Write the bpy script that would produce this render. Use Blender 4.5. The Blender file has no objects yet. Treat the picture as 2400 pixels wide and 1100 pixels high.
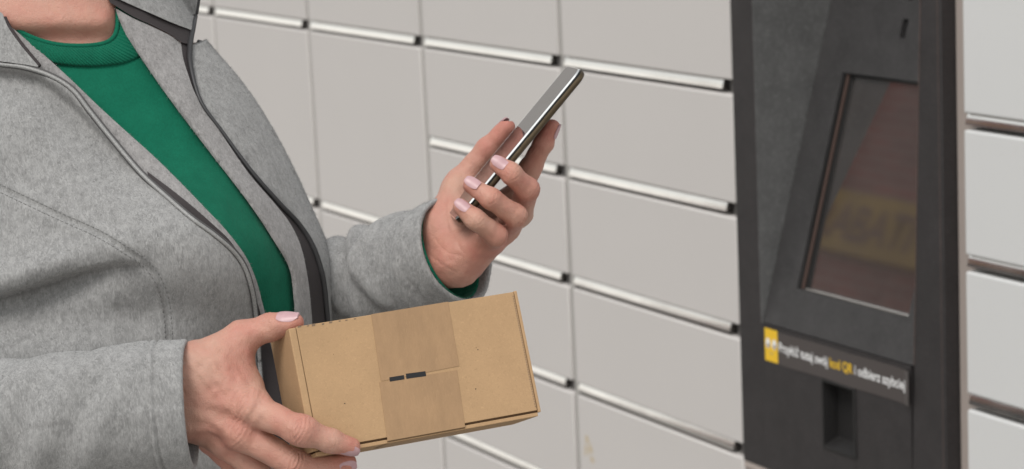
import bpy, bmesh, math, random
import numpy as np
from mathutils import Vector, Matrix
from mathutils.geometry import delaunay_2d_cdt

random.seed(7)
RNG = np.random.default_rng(7)
scene = bpy.context.scene
COL = scene.collection

# ------------------------------------------------------------------ camera
F_PX = 5500.0                       # focal length measured on the 2400 px wide photograph
YAW, PITCH, ROLL = -1.068802, -0.1835557, -0.0476371
CAM = np.array([0.0, -2.122886, 1.55])
_fw = np.array([math.sin(YAW) * math.cos(PITCH), math.cos(YAW) * math.cos(PITCH), math.sin(PITCH)])
_r0 = np.array([math.cos(YAW), -math.sin(YAW), 0.0])
_u0 = np.cross(_r0, _fw)
CR = _r0 * math.cos(ROLL) + _u0 * math.sin(ROLL)
CU = -_r0 * math.sin(ROLL) + _u0 * math.cos(ROLL)
CF = _fw
cam_data = bpy.data.cameras.new('camera')
cam_data.sensor_width = 36.0
cam_data.lens = F_PX / 2400.0 * 36.0
cam_data.clip_start = 0.05
cam_data.clip_end = 2000.0
cam_data.dof.use_dof = True
cam_data.dof.focus_distance = 1.83
cam_data.dof.aperture_fstop = 13.0
cam = bpy.data.objects.new('camera', cam_data)
COL.objects.link(cam)
cam.matrix_world = Matrix(((CR[0], CU[0], -CF[0], CAM[0]), (CR[1], CU[1], -CF[1], CAM[1]),
                           (CR[2], CU[2], -CF[2], CAM[2]), (0, 0, 0, 1)))
scene.camera = cam

# ------------------------------------------------------------------ sky, sun, exposure
SUN_ELEV = 54.0
sun_dir = (-CF) * 0.55 + (-CR) * 0.30            # daylight comes from behind the camera, a little to its left
sun_dir = np.array([sun_dir[0], sun_dir[1], 0.0]); sun_dir /= np.linalg.norm(sun_dir)
sun_vec = sun_dir * math.cos(math.radians(SUN_ELEV)) + np.array([0, 0, math.sin(math.radians(SUN_ELEV))])
world = bpy.data.worlds.new('World')
scene.world = world
world.use_nodes = True
nt = world.node_tree
nt.nodes.clear()
w_out = nt.nodes.new('ShaderNodeOutputWorld')
w_bg = nt.nodes.new('ShaderNodeBackground')
w_sky = nt.nodes.new('ShaderNodeTexSky')
w_sky.sky_type = 'NISHITA'
w_sky.sun_disc = False
w_sky.sun_elevation = math.radians(SUN_ELEV)
w_sky.sun_rotation = math.atan2(sun_dir[0], sun_dir[1])
w_sky.dust_density = 0.6
w_sky.air_density = 3.0                           # thick, even cloud-white air
w_hs = nt.nodes.new('ShaderNodeHueSaturation')
w_hs.inputs['Saturation'].default_value = 0.12    # overcast: grey daylight
w_bg.inputs['Strength'].default_value = 0.115
nt.links.new(w_sky.outputs['Color'], w_hs.inputs['Color'])
nt.links.new(w_hs.outputs['Color'], w_bg.inputs['Color'])
nt.links.new(w_bg.outputs['Background'], w_out.inputs['Surface'])
sun_data = bpy.data.lights.new('sun', 'SUN')
sun_data.energy = 1.5
sun_data.angle = math.radians(25.0)
sun_data.color = (1.0, 0.965, 0.92)
sun = bpy.data.objects.new('sun', sun_data)
COL.objects.link(sun)
sun.location = (0, -4, 6)
sun.rotation_euler = Vector((-sun_vec[0], -sun_vec[1], -sun_vec[2])).to_track_quat('-Z', 'Y').to_euler()
vs = scene.view_settings
vs.view_transform = 'Standard'
vs.look = 'None'
vs.gamma = 1.0
vs.use_curve_mapping = False
vs.exposure = 0.52


# ------------------------------------------------------------------ coordinate helpers
def P(px, py, d):
    """Photo pixel (2400x1100) and distance along the lens axis -> place in the world."""
    px, py, d = np.broadcast_arrays(np.asarray(px, float), np.asarray(py, float), np.asarray(d, float))
    return CAM + d[..., None] * (CF + ((px - 1200.0) / F_PX)[..., None] * CR + ((550.0 - py) / F_PX)[..., None] * CU)


def ray(px, py):
    return CF + (px - 1200.0) / F_PX * CR + (550.0 - py) / F_PX * CU


def on_plane(px, py, p0, n):
    d = ray(px, py)
    t = np.dot(np.asarray(p0) - CAM, n) / np.dot(d, n)
    return CAM + t * d


def on_wall(px, py, y=0.0):
    return on_plane(px, py, np.array([0, y, 0]), np.array([0, 1.0, 0]))


def unit(v):
    v = np.asarray(v, float)
    return v / np.linalg.norm(v)


# ------------------------------------------------------------------ object helpers
def tag(o, label=None, cat=None, group=None, kind=None):
    if label: o['label'] = label
    if cat: o['category'] = cat
    if group: o['group'] = group
    if kind: o['kind'] = kind
    return o


ORIGIN = {}


def empty(name, loc, label, cat, group=None):
    o = bpy.data.objects.new(name, None)
    COL.objects.link(o)
    o.location = loc
    o.empty_display_size = 0.05
    ORIGIN[o.name] = np.array(loc, float)
    return tag(o, label, cat, group)


def mesh_obj(name, verts, faces, mats, parent=None, smooth=True, origin=None, midx=None):
    verts = np.asarray(verts, float)
    if parent is not None:
        org = ORIGIN.get(parent.name, np.zeros(3))
    else:
        org = np.zeros(3) if origin is None else np.array(origin, float)
    me = bpy.data.meshes.new(name)
    v = verts - org
    if isinstance(faces, np.ndarray):
        nf, k = faces.shape
        me.vertices.add(len(v)); me.vertices.foreach_set('co', v.astype(np.float32).ravel())
        me.loops.add(nf * k); me.loops.foreach_set('vertex_index', faces.astype(np.int32).ravel())
        me.polygons.add(nf); me.polygons.foreach_set('loop_start', np.arange(0, nf * k, k, dtype=np.int32))
        me.update(calc_edges=True)
        me.validate()
    else:
        me.from_pydata([tuple(p) for p in v], [], faces)
        me.update()
    if not isinstance(mats, (list, tuple)):
        mats = [mats]
    for m in mats:
        me.materials.append(m)
    if midx is not None:
        me.polygons.foreach_set('material_index', np.asarray(midx, np.int32))
    if smooth:
        me.polygons.foreach_set('use_smooth', np.ones(len(me.polygons), bool))
    o = bpy.data.objects.new(name, me)
    COL.objects.link(o)
    if parent is not None:
        o.parent = parent
        ORIGIN[o.name] = org
    else:
        o.location = org
        ORIGIN[o.name] = org
    return o


def bevel(o, w, seg=2, angle=40):
    bm = bmesh.new(); bm.from_mesh(o.data)
    es = [e for e in bm.edges if len(e.link_faces) == 2 and e.calc_face_angle(0) > math.radians(angle)]
    bmesh.ops.bevel(bm, geom=es, offset=w, segments=seg, profile=0.5, affect='EDGES', clamp_overlap=True)
    bm.to_mesh(o.data); bm.free()
    shade_auto(o)
    for p in sorted(o.data.polygons, key=lambda q: -q.area)[:6]:      # the flat sides stay flat; only the rounded edges are smooth
        p.use_smooth = False
    return o


def shade_auto(o, angle=35):
    me = o.data
    me.polygons.foreach_set('use_smooth', np.ones(len(me.polygons), bool))
    bm = bmesh.new(); bm.from_mesh(me)
    for e in bm.edges:
        e.smooth = not (len(e.link_faces) == 2 and e.calc_face_angle(0) > math.radians(angle))
    bm.to_mesh(me); bm.free()


def hexa(c):
    """eight corners: 4 of one face (ring order) then the 4 facing them."""
    f = [(0, 1, 2, 3), (7, 6, 5, 4), (0, 4, 5, 1), (1, 5, 6, 2), (2, 6, 7, 3), (3, 7, 4, 0)]
    return c, f


def fix_normals(o):
    bm = bmesh.new(); bm.from_mesh(o.data)
    bmesh.ops.recalc_face_normals(bm, faces=bm.faces)
    bm.to_mesh(o.data); bm.free()
    return o


def box_axes(name, o, ex, ey, ez, mat, parent=None, bev=0.0, seg=2):
    """box from corner o along three edge vectors"""
    o, ex, ey, ez = [np.asarray(a, float) for a in (o, ex, ey, ez)]
    c = [o, o + ex, o + ex + ey, o + ey, o + ez, o + ex + ez, o + ex + ey + ez, o + ey + ez]
    v, f = hexa(c)
    ob = mesh_obj(name, v, f, mat, parent, smooth=False)
    fix_normals(ob)
    if bev > 0:
        bevel(ob, bev, seg)
    return ob


def box_wall(name, x0, x1, y0, y1, z0, z1, mat, parent=None, bev=0.0, seg=2):
    return box_axes(name, (x0, y0, z0), (x1 - x0, 0, 0), (0, y1 - y0, 0), (0, 0, z1 - z0), mat, parent, bev, seg)


def join(objs):
    """pieces of one sheet that butt together become one mesh"""
    bm = bmesh.new()
    for o in objs: bm.from_mesh(o.data)
    bm.to_mesh(objs[0].data); bm.free()
    for o in objs[1:]: bpy.data.objects.remove(o)
    return objs[0]


def spline(pts, n=None, step=None, closed=False):
    """Catmull-Rom through points, resampled evenly."""
    p = np.asarray(pts, float)
    if closed:
        q = np.vstack([p[-1:], p, p[:2]])
    else:
        q = np.vstack([2 * p[0] - p[1], p, 2 * p[-1] - p[-2]])
    out = []
    for i in range(1, len(q) - 2):
        t = np.linspace(0, 1, 24, endpoint=False)[:, None]
        a, b, c, d = q[i - 1], q[i], q[i + 1], q[i + 2]
        out.append(0.5 * (2 * b + (c - a) * t + (2 * a - 5 * b + 4 * c - d) * t ** 2 + (3 * b - a - 3 * c + d) * t ** 3))
    out = np.vstack(out + [q[-2][None]])
    s = np.concatenate([[0], np.cumsum(np.linalg.norm(np.diff(out, axis=0), axis=1))])
    if n is None:
        n = max(2, int(round(s[-1] / step)) + 1)
    ss = np.linspace(0, s[-1], n)
    return np.stack([np.interp(ss, s, out[:, k]) for k in range(out.shape[1])], 1)


def grid_faces(nu, nv, wrap_v=False):
    i = np.arange(nu - 1)[:, None]
    j = np.arange(nv if wrap_v else nv - 1)[None, :]
    a = i * nv + j
    b = i * nv + (j + 1) % nv
    c = (i + 1) * nv + (j + 1) % nv
    d = (i + 1) * nv + j
    return np.stack([a, b, c, d], -1).reshape(-1, 4)


def tube(name, pts, rad, mat, parent, seg=10, caps=True, ref=None, squash=1.0):
    """round strand along world points; ref: direction for the squash axis"""
    pts = np.asarray(pts, float)
    n = len(pts)
    rad = np.broadcast_to(np.asarray(rad, float), (n,))
    T = np.gradient(pts, axis=0); T /= np.linalg.norm(T, axis=1)[:, None]
    ref = np.array([0, 0, 1.0]) if ref is None else np.asarray(ref, float)
    A = ref - T * (T @ ref)[:, None]; A /= np.linalg.norm(A, axis=1)[:, None]
    B = np.cross(T, A)
    th = np.linspace(0, 2 * np.pi, seg, endpoint=False)
    V = pts[:, None] + rad[:, None, None] * (np.cos(th)[None, :, None] * A[:, None] * squash + np.sin(th)[None, :, None] * B[:, None])
    F = [tuple(f) for f in grid_faces(n, seg, True)]
    V = V.reshape(-1, 3)
    if caps:
        F.append(tuple(range(seg))[::-1]); F.append(tuple(range((n - 1) * seg, n * seg)))
    o = mesh_obj(name, V, F, mat, parent)
    return fix_normals(o)


# ------------------------------------------------------------------ materials
class N:
    """tiny node builder"""
    def __init__(self, name):
        self.m = bpy.data.materials.new(name)
        self.m.use_nodes = True
        self.t = self.m.node_tree
        self.b = self.t.nodes['Principled BSDF']
        self.coord = None

    def n(self, typ, **kw):
        x = self.t.nodes.new(typ)
        for k, v in kw.items():
            if k in ('operation', 'blend_type', 'data_type', 'feature', 'wave_type', 'bands_direction', 'noise_dimensions', 'attribute_name', 'distance'):
                setattr(x, k, v)
            else:
                x.inputs[k].default_value = v
        return x

    def l(self, a, b):
        self.t.links.new(a, b)

    def co(self, scale=(1, 1, 1), rot=(0, 0, 0)):
        if self.coord is None:
            self.coord = self.t.nodes.new('ShaderNodeTexCoord')
        mp = self.t.nodes.new('ShaderNodeMapping')
        mp.inputs['Scale'].default_value = scale
        mp.inputs['Rotation'].default_value = rot
        self.l(self.coord.outputs['Object'], mp.inputs['Vector'])
        return mp.outputs['Vector']

    def noise(self, scale, detail=3.0, rough=0.55, vec=None, dist=0.0):
        x = self.n('ShaderNodeTexNoise', Scale=scale, Detail=detail, Roughness=rough, Distortion=dist)
        self.l(vec if vec is not None else self.co(), x.inputs['Vector'])
        return x.outputs['Fac']

    def ramp(self, fac, stops):
        x = self.t.nodes.new('ShaderNodeValToRGB')
        e = x.color_ramp.elements
        while len(e) < len(stops):
            e.new(0.5)
        for i, (p, c) in enumerate(stops):
            e[i].position = p
            e[i].color = (c, c, c, 1) if not hasattr(c, '__len__') else (c[0], c[1], c[2], 1)
        self.l(fac, x.inputs['Fac'])
        return x.outputs['Color']

    def mix(self, fac, a, b, mode='MIX'):
        x = self.t.nodes.new('ShaderNodeMix')
        x.data_type = 'RGBA'
        x.blend_type = mode
        for sock, v in ((x.inputs[0], fac), (x.inputs[6], a), (x.inputs[7], b)):
            if isinstance(v, bpy.types.NodeSocket):
                self.l(v, sock)
            elif hasattr(v, '__len__'):
                sock.default_value = (v[0], v[1], v[2], 1)
            else:
                sock.default_value = v
        return x.outputs[2]

    def bump(self, h, strength, dist=0.001, prev=None):
        x = self.t.nodes.new('ShaderNodeBump')
        x.inputs['Strength'].default_value = strength
        x.inputs['Distance'].default_value = dist
        self.l(h, x.inputs['Height'])
        if prev is not None:
            self.l(prev, x.inputs['Normal'])
        return x.outputs['Normal']

    def set(self, color=None, rough=None, metal=None, normal=None, **kw):
        for k, v in (('Base Color', color), ('Roughness', rough), ('Metallic', metal), ('Normal', normal)):
            if v is None: continue
            if isinstance(v, bpy.types.NodeSocket): self.l(v, self.b.inputs[k])
            elif hasattr(v, '__len__'): self.b.inputs[k].default_value = (v[0], v[1], v[2], 1)
            else: self.b.inputs[k].default_value = v
        for k, v in kw.items():
            k = k.replace('_', ' ')
            if isinstance(v, bpy.types.NodeSocket): self.l(v, self.b.inputs[k])
            else: self.b.inputs[k].default_value = v
        return self.m


def mat_paint(name, col, rough=0.4, var=0.05, peel=0.15):
    k = N(name)
    c = k.ramp(k.noise(3.5, 4), [(0.3, [v * (1 - var) for v in col]), (0.7, [v * (1 + var * 0.5) for v in col])])
    c = k.mix(k.ramp(k.noise(60, 4, 0.7), [(0.62, 0.0), (0.8, 0.25)]), c, [v * 0.82 for v in col])
    nrm = k.bump(k.noise(420, 2), peel, 0.0006)
    return k.set(c, rough, normal=nrm, Specular_IOR_Level=0.3 if 'door' in name else 0.5)


DOOR_COL = (0.540, 0.516, 0.501)
DOOR_COL_LIT = (0.610, 0.612, 0.610)  # same door paint; the right bank's brighter, haze-free light is put into the colour
M_DOOR = mat_paint('door_paint', DOOR_COL, 0.62, 0.012)
M_DOOR_R = mat_paint('lit_door_paint', DOOR_COL_LIT, 0.60, 0.012)
M_POST = mat_paint('post_paint', (0.40, 0.345, 0.315), 0.45)
M_GAP = mat_paint('frame_paint', (0.36, 0.348, 0.33), 0.5)
M_SLOT = mat_paint('recess_paint', (0.13, 0.122, 0.118), 0.6)
M_BLACK = mat_paint('dark_recess', (0.012, 0.011, 0.011), 0.7)


def mat_machine(name, col):
    k = N(name)
    c = k.ramp(k.noise(22, 5, 0.65), [(0.3, [v * 0.82 for v in col]), (0.7, [v * 1.18 for v in col])])
    c = k.mix(k.ramp(k.noise(190, 3, 0.7), [(0.50, 0.0), (0.72, 0.5)]), c, [v * 2.0 for v in col])
    b1 = k.bump(k.noise(520, 3, 0.6), 0.5, 0.0008)
    return k.set(c, k.ramp(k.noise(14, 4), [(0.3, 0.5), (0.7, 0.7)]), normal=b1)


M_MACH = mat_machine('charcoal_coating', (0.0245, 0.0215, 0.022))
M_MACH_IN = mat_machine('grey_coating', (0.105, 0.105, 0.105))


def mat_strip():
    k = N('brushed_steel')
    st = k.noise(1.0, 4, 0.6, k.co((4, 400, 900)))
    c = k.ramp(st, [(0.3, (0.82, 0.80, 0.77)), (0.7, (0.93, 0.915, 0.89))])
    return k.set(c, k.ramp(k.noise(9, 4), [(0.35, 0.10), (0.7, 0.2)]), 1.0, normal=k.bump(st, 0.04, 0.0004))


M_STRIP = mat_strip()


def mat_ground():
    k = N('concrete_paving')
    c = k.ramp(k.noise(2.0, 6, 0.65), [(0.3, (0.24, 0.23, 0.215)), (0.7, (0.36, 0.345, 0.325))])
    c = k.mix(k.ramp(k.noise(120, 3), [(0.5, 0.0), (0.75, 0.5)]), c, (0.18, 0.175, 0.17))
    return k.set(c, 0.9, normal=k.bump(k.noise(150, 4), 0.4, 0.003))


M_GROUND = mat_ground()
M_JOINT = mat_paint('joint_sand', (0.12, 0.11, 0.1), 0.95)

# ================================================================== SETTING
g = mesh_obj('ground', [(-400, -400, -0.012), (400, -400, -0.012), (400, 400, -0.012), (-400, 400, -0.012)], [(0, 1, 2, 3)], M_GROUND, smooth=False)
tag(g, 'grey paving in front of the parcel lockers', 'ground', kind='structure')

# ------------------------------------------------------------------ shop front across the paving, seen in the screen and the steel strips
M_BRICK = mat_paint('red_brown_render', (0.215, 0.085, 0.072), 0.8, 0.5)
M_RENDER = mat_paint('dark_grey_render', (0.10, 0.095, 0.095), 0.85, 0.15)
def mat_courses():
    k = N('red_brick_courses')
    br = k.n('ShaderNodeTexBrick', Scale=1.0)
    for nm, v in (('Color1', (0.33, 0.105, 0.088, 1)), ('Color2', (0.21, 0.085, 0.074, 1)), ('Mortar', (0.31, 0.24, 0.22, 1))): br.inputs[nm].default_value = v
    br.inputs['Mortar Size'].default_value = 0.012; br.inputs['Brick Width'].default_value = 0.42; br.inputs['Row Height'].default_value = 0.14
    k.l(k.co((1, 1, 1), (math.pi / 2, 0, 0)), br.inputs['Vector'])
    c = k.mix(k.ramp(k.noise(2.2, 4), [(0.35, 0.0), (0.7, 0.6)]), br.outputs['Color'], (0.14, 0.09, 0.085))
    return k.set(c, 0.85)


M_BRICK = mat_courses()
M_SIGN = mat_paint('mustard_sign', (0.36, 0.22, 0.035), 0.5, 0.3)
M_SIGNL = mat_paint('sign_letter_red', (0.14, 0.06, 0.04), 0.5)
M_WIN = mat_paint('shop_glass', (0.03, 0.035, 0.04), 0.15)
M_TRIM = mat_paint('shop_trim', (0.25, 0.22, 0.21), 0.7)
shop = empty('shop_building', (-12, -14, 0), 'red brown shop building with a mustard sign band across from the lockers', 'building')
box_wall('wall', -23.0, -18.4, -24, -14, 0.0, 8.4, M_BRICK, shop)
box_wall('wall', -18.399, 0.0, -24, -14.02, 0.0, 8.4, M_RENDER, shop)
box_wall('roof', -23.3, 0.3, -24.2, -13.8, 8.4, 8.7, M_TRIM, shop)
shop_sign = box_wall('sign', -22.6, -18.6, -13.97, -13.85, 4.52, 5.25, M_SIGN, shop)
for i_, xx in enumerate((-20.9, -17.8, -14.0, -10.0, -6.0, -2.6)):
    box_wall('window', xx - 1.1, xx + 1.1, -13.98, -13.92, 0.6, 3.2, M_WIN, shop)
    if xx > -18: box_wall('window', xx - 0.8, xx + 0.8, -13.98, -13.94, 6.0, 7.5, M_WIN, shop)

# ------------------------------------------------------------------ parcel lockers
U0, CW, V0, RH = -5.264644, 0.5477726, -0.279917 + 1.55, 0.2     # first column edge, column width, line zero, row pitch
YF = -0.020                                                       # door front plane


def row_z(j):
    return V0 - RH * j


left_bank = empty('parcel_locker', (U0, 0, 0), 'pale grey bank of parcel lockers, wide run left of the dark terminal', 'parcel locker', 'banks of parcel lockers')
right_bank = empty('parcel_locker', (U0 + 5 * CW, 0, 0), 'pale grey bank of parcel lockers at the right of the dark terminal', 'parcel locker', 'banks of parcel lockers')


def build_column(bank, c, lines, strips=True):
    x0, x1 = U0 + c * CW, U0 + (c + 1) * CW
    gx = 0.008
    gl = gx
    for a, b in zip(lines[:-1], lines[1:]):
        zt, zb = row_z(a), row_z(b)
        top = zt - 0.0005
        bot = zb + 0.0226
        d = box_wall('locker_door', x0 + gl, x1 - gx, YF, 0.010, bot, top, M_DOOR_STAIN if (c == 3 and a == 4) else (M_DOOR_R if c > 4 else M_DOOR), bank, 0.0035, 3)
        if b <= 6:
            # polished pull strip folded out under the door's lower edge
            sx0, sx1 = x0 + gl + 0.002, x1 - gx - 0.030
            y_t = YF + 0.0068
            z1, z0 = bot - 0.0005, zb + 0.0066
            n = 7
            prof = []
            yy_ = y_t
            for i in range(n):
                # gently convex face that looks out and a little up
                prof.append((yy_, z1 + (z0 - z1) * i / (n - 1)))
                yy_ -= math.tan(math.radians(28 - 20 * (i + 0.5) / (n - 1))) * (z1 - z0) / (n - 1)
            prof += [(YF + 0.012, z0 + 0.001), (YF + 0.012, z1)]
            V, m = [], len(prof)
            for x in (sx0, sx1):
                V += [(x, py, pz) for py, pz in prof]
            F = [(i, (i + 1) % m, m + (i + 1) % m, m + i) for i in range(m)] + [tuple(range(m))[::-1], tuple(range(m, 2 * m))]
            s = mesh_obj('pull_strip', V, F, M_STRIP, d, smooth=False)
            fix_normals(s); shade_auto(s, 30)
            box_wall('latch_plate', sx1 + 0.010, x1 - gx, YF + 0.012, 0.006, zb + 0.001, bot - 0.001, M_SLOT, d)


def mat_stain():
    k = N('stained_door_paint')
    col = DOOR_COL
    c = k.ramp(k.noise(3.5, 4), [(0.3, [v * 0.988 for v in col]), (0.7, [v * 1.006 for v in col])])
    fac = None
    for (px, py, r) in ((1375, 1030, .008), (1380, 1052, .014), (1390, 1080, .009), (1372, 1060, .007)):
        q = on_wall(px, py, YF) - np.array([U0, 0, 0])
        d = k.n('ShaderNodeVectorMath', operation='DISTANCE')
        d.inputs[1].default_value = q
        k.l(k.co(), d.inputs[0])
        mr = k.n('ShaderNodeMapRange')
        mr.inputs['From Min'].default_value = r * 1.3; mr.inputs['From Max'].default_value = r * 0.3
        k.l(d.outputs['Value'], mr.inputs['Value'])
        if fac is None: fac = mr.outputs['Result']
        else:
            a = k.n('ShaderNodeMath', operation='MAXIMUM'); k.l(fac, a.inputs[0]); k.l(mr.outputs['Result'], a.inputs[1]); fac = a.outputs[0]
    mu = k.n('ShaderNodeMath', operation='MULTIPLY'); k.l(fac, mu.inputs[0]); k.l(k.ramp(k.noise(90, 4, .7), [(0.4, 0.0), (0.6, 0.85)]), mu.inputs[1])
    c = k.mix(mu.outputs[0], c, (0.45, 0.30, 0.06))
    return k.set(c, 0.62, normal=k.bump(k.noise(420, 2), 0.15, 0.0006), Specular_IOR_Level=0.3)


M_DOOR_STAIN = mat_stain()
for c_ in (-5, -4, -3, -2, -1):
    build_column(left_bank, c_, [-2, 1, 3, 6, 7] if c_ % 2 else [-2, 1, 3, 5, 7])
build_column(left_bank, 0, [-2, 1, 3, 6, 7])
build_column(left_bank, 1, [-2, 1, 3, 5, 6, 7])
build_column(left_bank, 2, [-1, 1, 2, 3, 4, 5, 6, 7])
build_column(left_bank, 3, [-1, 1, 2, 3, 4, 5, 6, 7])
build_column(left_bank, 4, [5, 6, 7])
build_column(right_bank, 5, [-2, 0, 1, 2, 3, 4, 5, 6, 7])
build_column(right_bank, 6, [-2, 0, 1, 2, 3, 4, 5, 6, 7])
XT0, XT1 = U0 + 4 * CW, U0 + 5 * CW         # terminal bay
ztop, zbot = row_z(-3), 0.02
for c in range(-5, 5):
    x = U0 + c * CW
    box_wall('post', x - 0.0075, x + 0.0075, YF + 0.006, 0.012, zbot if c < 4 else zbot, ztop if c < 4 else row_z(4) - 0.004, M_GAP if c < 4 else M_POST, left_bank, 0.001, 1)
box_wall('post', XT1 + CW - 0.0075, XT1 + CW + 0.0075, YF + 0.004, 0.012, zbot, ztop, M_GAP, right_bank, 0.001, 1)
box_wall('cabinet_back', U0 - 5 * CW - 0.01, XT0 - 0.001, 0.0125, 0.60, zbot, ztop, M_SLOT, left_bank)
box_wall('cabinet_back', XT0, XT1 - 0.001, 0.0125, 0.60, zbot, row_z(4) - 0.021, M_SLOT, left_bank)
box_wall('cabinet_back', XT1 + 0.0, XT1 + 2 * CW, 0.0125, 0.60, zbot, ztop, M_SLOT, right_bank)
box_wall('rail', XT0 - 0.0070, XT1 - 0.042, YF + 0.002, 0.0120, row_z(4) - 0.0145, row_z(4) - 0.0035, M_POST, left_bank, 0.001, 1)

# ------------------------------------------------------------------ terminal
term = empty('parcel_terminal', (XT0, 0, 0), 'charcoal self-service parcel terminal with slanted screen set between the lockers', 'terminal')
TX0 = on_wall(1717, 219, YF)[0]
TX1 = on_wall(2209, 400, YF)[0]
TZB = row_z(4) - 0.0025
box_wall('post', TX1 + 0.0008, XT1 + 0.0072, 0.0060, 0.0120, zbot, ztop, M_POST, right_bank, 0.001, 1)
TZT = ztop
OX0 = -3.0187                      # recess opening
OX1 = on_wall(2150, 430, YF)[0]
OXR = on_wall(2160, 20, YF)[0] + 0.004        # hidden run of the console behind the right-hand frame
SL_N = unit((0, -1.0, 0.2976))    # slanted console plane: y = -0.008 + (z - z0) * 0.2976
SL_Z0 = 1.55 - 0.842
SL_P = np.array([OX0, YF + 0.0015, SL_Z0])
OZT = TZT - 0.05
M_WORN_GLINT = mat_machine('worn_highlight_coating', (0.10, 0.068, 0.060))  # worn frame edges, with the highlight on their bevels put into the colour
SLX0, SLX1 = -2.8562, -2.7784
# front frame as a ring of slabs butted end to end
_n0 = set(bpy.data.objects)
box_wall('front_frame', TX0, OX0, YF, 0.012, TZB, TZT, M_MACH, term, 0.0012, 1)
OXT, OXB = on_wall(2156, 20, YF), on_wall(2142, 850, YF)       # the opening narrows a little towards its foot
rk = (OXT[0] - OXB[0]) / (OXT[2] - OXB[2])
xa, xb = OXB[0] + rk * (TZB - OXB[2]), OXB[0] + rk * (TZT - OXB[2])
rf_ = mesh_obj('front_frame', [(xa, YF, TZB), (TX1, YF, TZB), (TX1, YF, TZT), (xb, YF, TZT), (xa, 0.012, TZB), (TX1, 0.012, TZB), (TX1, 0.012, TZT), (xb, 0.012, TZT)], hexa([0] * 8)[1], M_MACH, term, smooth=False)
fix_normals(rf_); bevel(rf_, 0.0022, 3)
SLZT, SLZB = 1.55 - 0.9041, 1.55 - 1.0091
box_wall('front_frame', OX0, SLX0, YF, 0.012, TZB, SL_Z0, M_MACH, term)
box_wall('front_frame', SLX1, xa + 0.0035, YF + 0.0004, 0.0115, TZB + 0.0005, SL_Z0, M_MACH, term)
box_wall('front_frame', SLX0, SLX1, YF, 0.012, SLZT, SL_Z0, M_MACH, term)
box_wall('front_frame', SLX0, SLX1, YF, 0.012, TZB, SLZB, M_MACH, term)
box_wall('front_frame', OX0, OX1, YF, 0.012, OZT, TZT, M_MACH, term)
join([o for o in term.children if o not in _n0])
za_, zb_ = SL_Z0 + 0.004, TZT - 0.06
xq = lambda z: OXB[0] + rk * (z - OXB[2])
mesh_obj('worn_edge_highlight', [(xq(za_) - .0004, YF - .0003, za_), (xq(za_) + .0006, YF - .0003, za_), (xq(zb_) + .0006, YF - .0003, zb_), (xq(zb_) - .0004, YF - .0003, zb_),
                       (xq(za_) - .0004, YF + .0010, za_), (xq(za_) + .0006, YF + .0010, za_), (xq(zb_) + .0006, YF + .0010, zb_), (xq(zb_) - .0004, YF + .0010, zb_)], hexa([0] * 8)[1], M_WORN_GLINT, term, smooth=False)
box_wall('worn_edge_highlight', TX1 - 0.0070, TX1 - 0.0062, YF - 0.0003, YF + 0.0004, TZB + 0.01, TZT - 0.06, M_WORN_GLINT, term)


def sl(x, z):
    """point of the slanted console face"""
    return np.array([x, SL_P[1] + (z - SL_Z0) * 0.2976, z])


yd = sl(0, OZT)[1] + 0.02
CK = 0.0012
mesh_obj('recess_cheek', [(OX0 + CK, YF + 0.0005, SL_Z0), (OX0 + CK, yd, SL_Z0), (OX0 + CK, yd, OZT), (OX0 + CK, YF + 0.0005, OZT),
                          (OX0 - 0.004, YF + 0.001, SL_Z0), (OX0 - 0.004, yd, SL_Z0), (OX0 - 0.004, yd, OZT), (OX0 - 0.004, YF + 0.001, OZT)],
         hexa([0] * 8)[1], M_MACH_IN, term, smooth=False)
OX1c = OXR
mesh_obj('recess_cheek', [(OX1c - CK, YF + 0.0005, SL_Z0), (OX1c - CK, yd, SL_Z0), (OX1c - CK, yd, OZT), (OX1c - CK, YF + 0.0005, OZT),
                          (OX1c + 0.004, YF + 0.001, SL_Z0), (OX1c + 0.004, yd, SL_Z0), (OX1c + 0.004, yd, OZT), (OX1c + 0.004, YF + 0.001, OZT)],
         hexa([0] * 8)[1], M_MACH_IN, term, smooth=False)
box_wall('recess_ceiling', OX0, OX1, YF + 0.013, yd, OZT, OZT + 0.004, M_MACH_IN, term)
# screen corners found on the slanted plane
s_tl = on_plane(1977, 170, SL_P, SL_N); s_bl = on_plane(1866, 677, SL_P, SL_N)
s_br = on_plane(2125, 742, SL_P, SL_N)
sx0 = 0.5 * (s_tl[0] + s_bl[0]); sx1 = s_br[0] + 0.004
sz1 = s_tl[2]; sz0 = 0.5 * (s_bl[2] + s_br[2])
SLV = unit((0, 0.2976, 1.0))      # up the slope


def console(name, x0, x1, z0, z1, mat, thick=0.006, lift=0.0, parent=term, bev=0.0):
    a, b = sl(x0, z0) + SL_N * lift, sl(x0, z1) + SL_N * lift
    return box_axes(name, a - SL_N * thick, (x1 - x0, 0, 0), b - a, SL_N * thick, mat, parent, bev)


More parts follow.
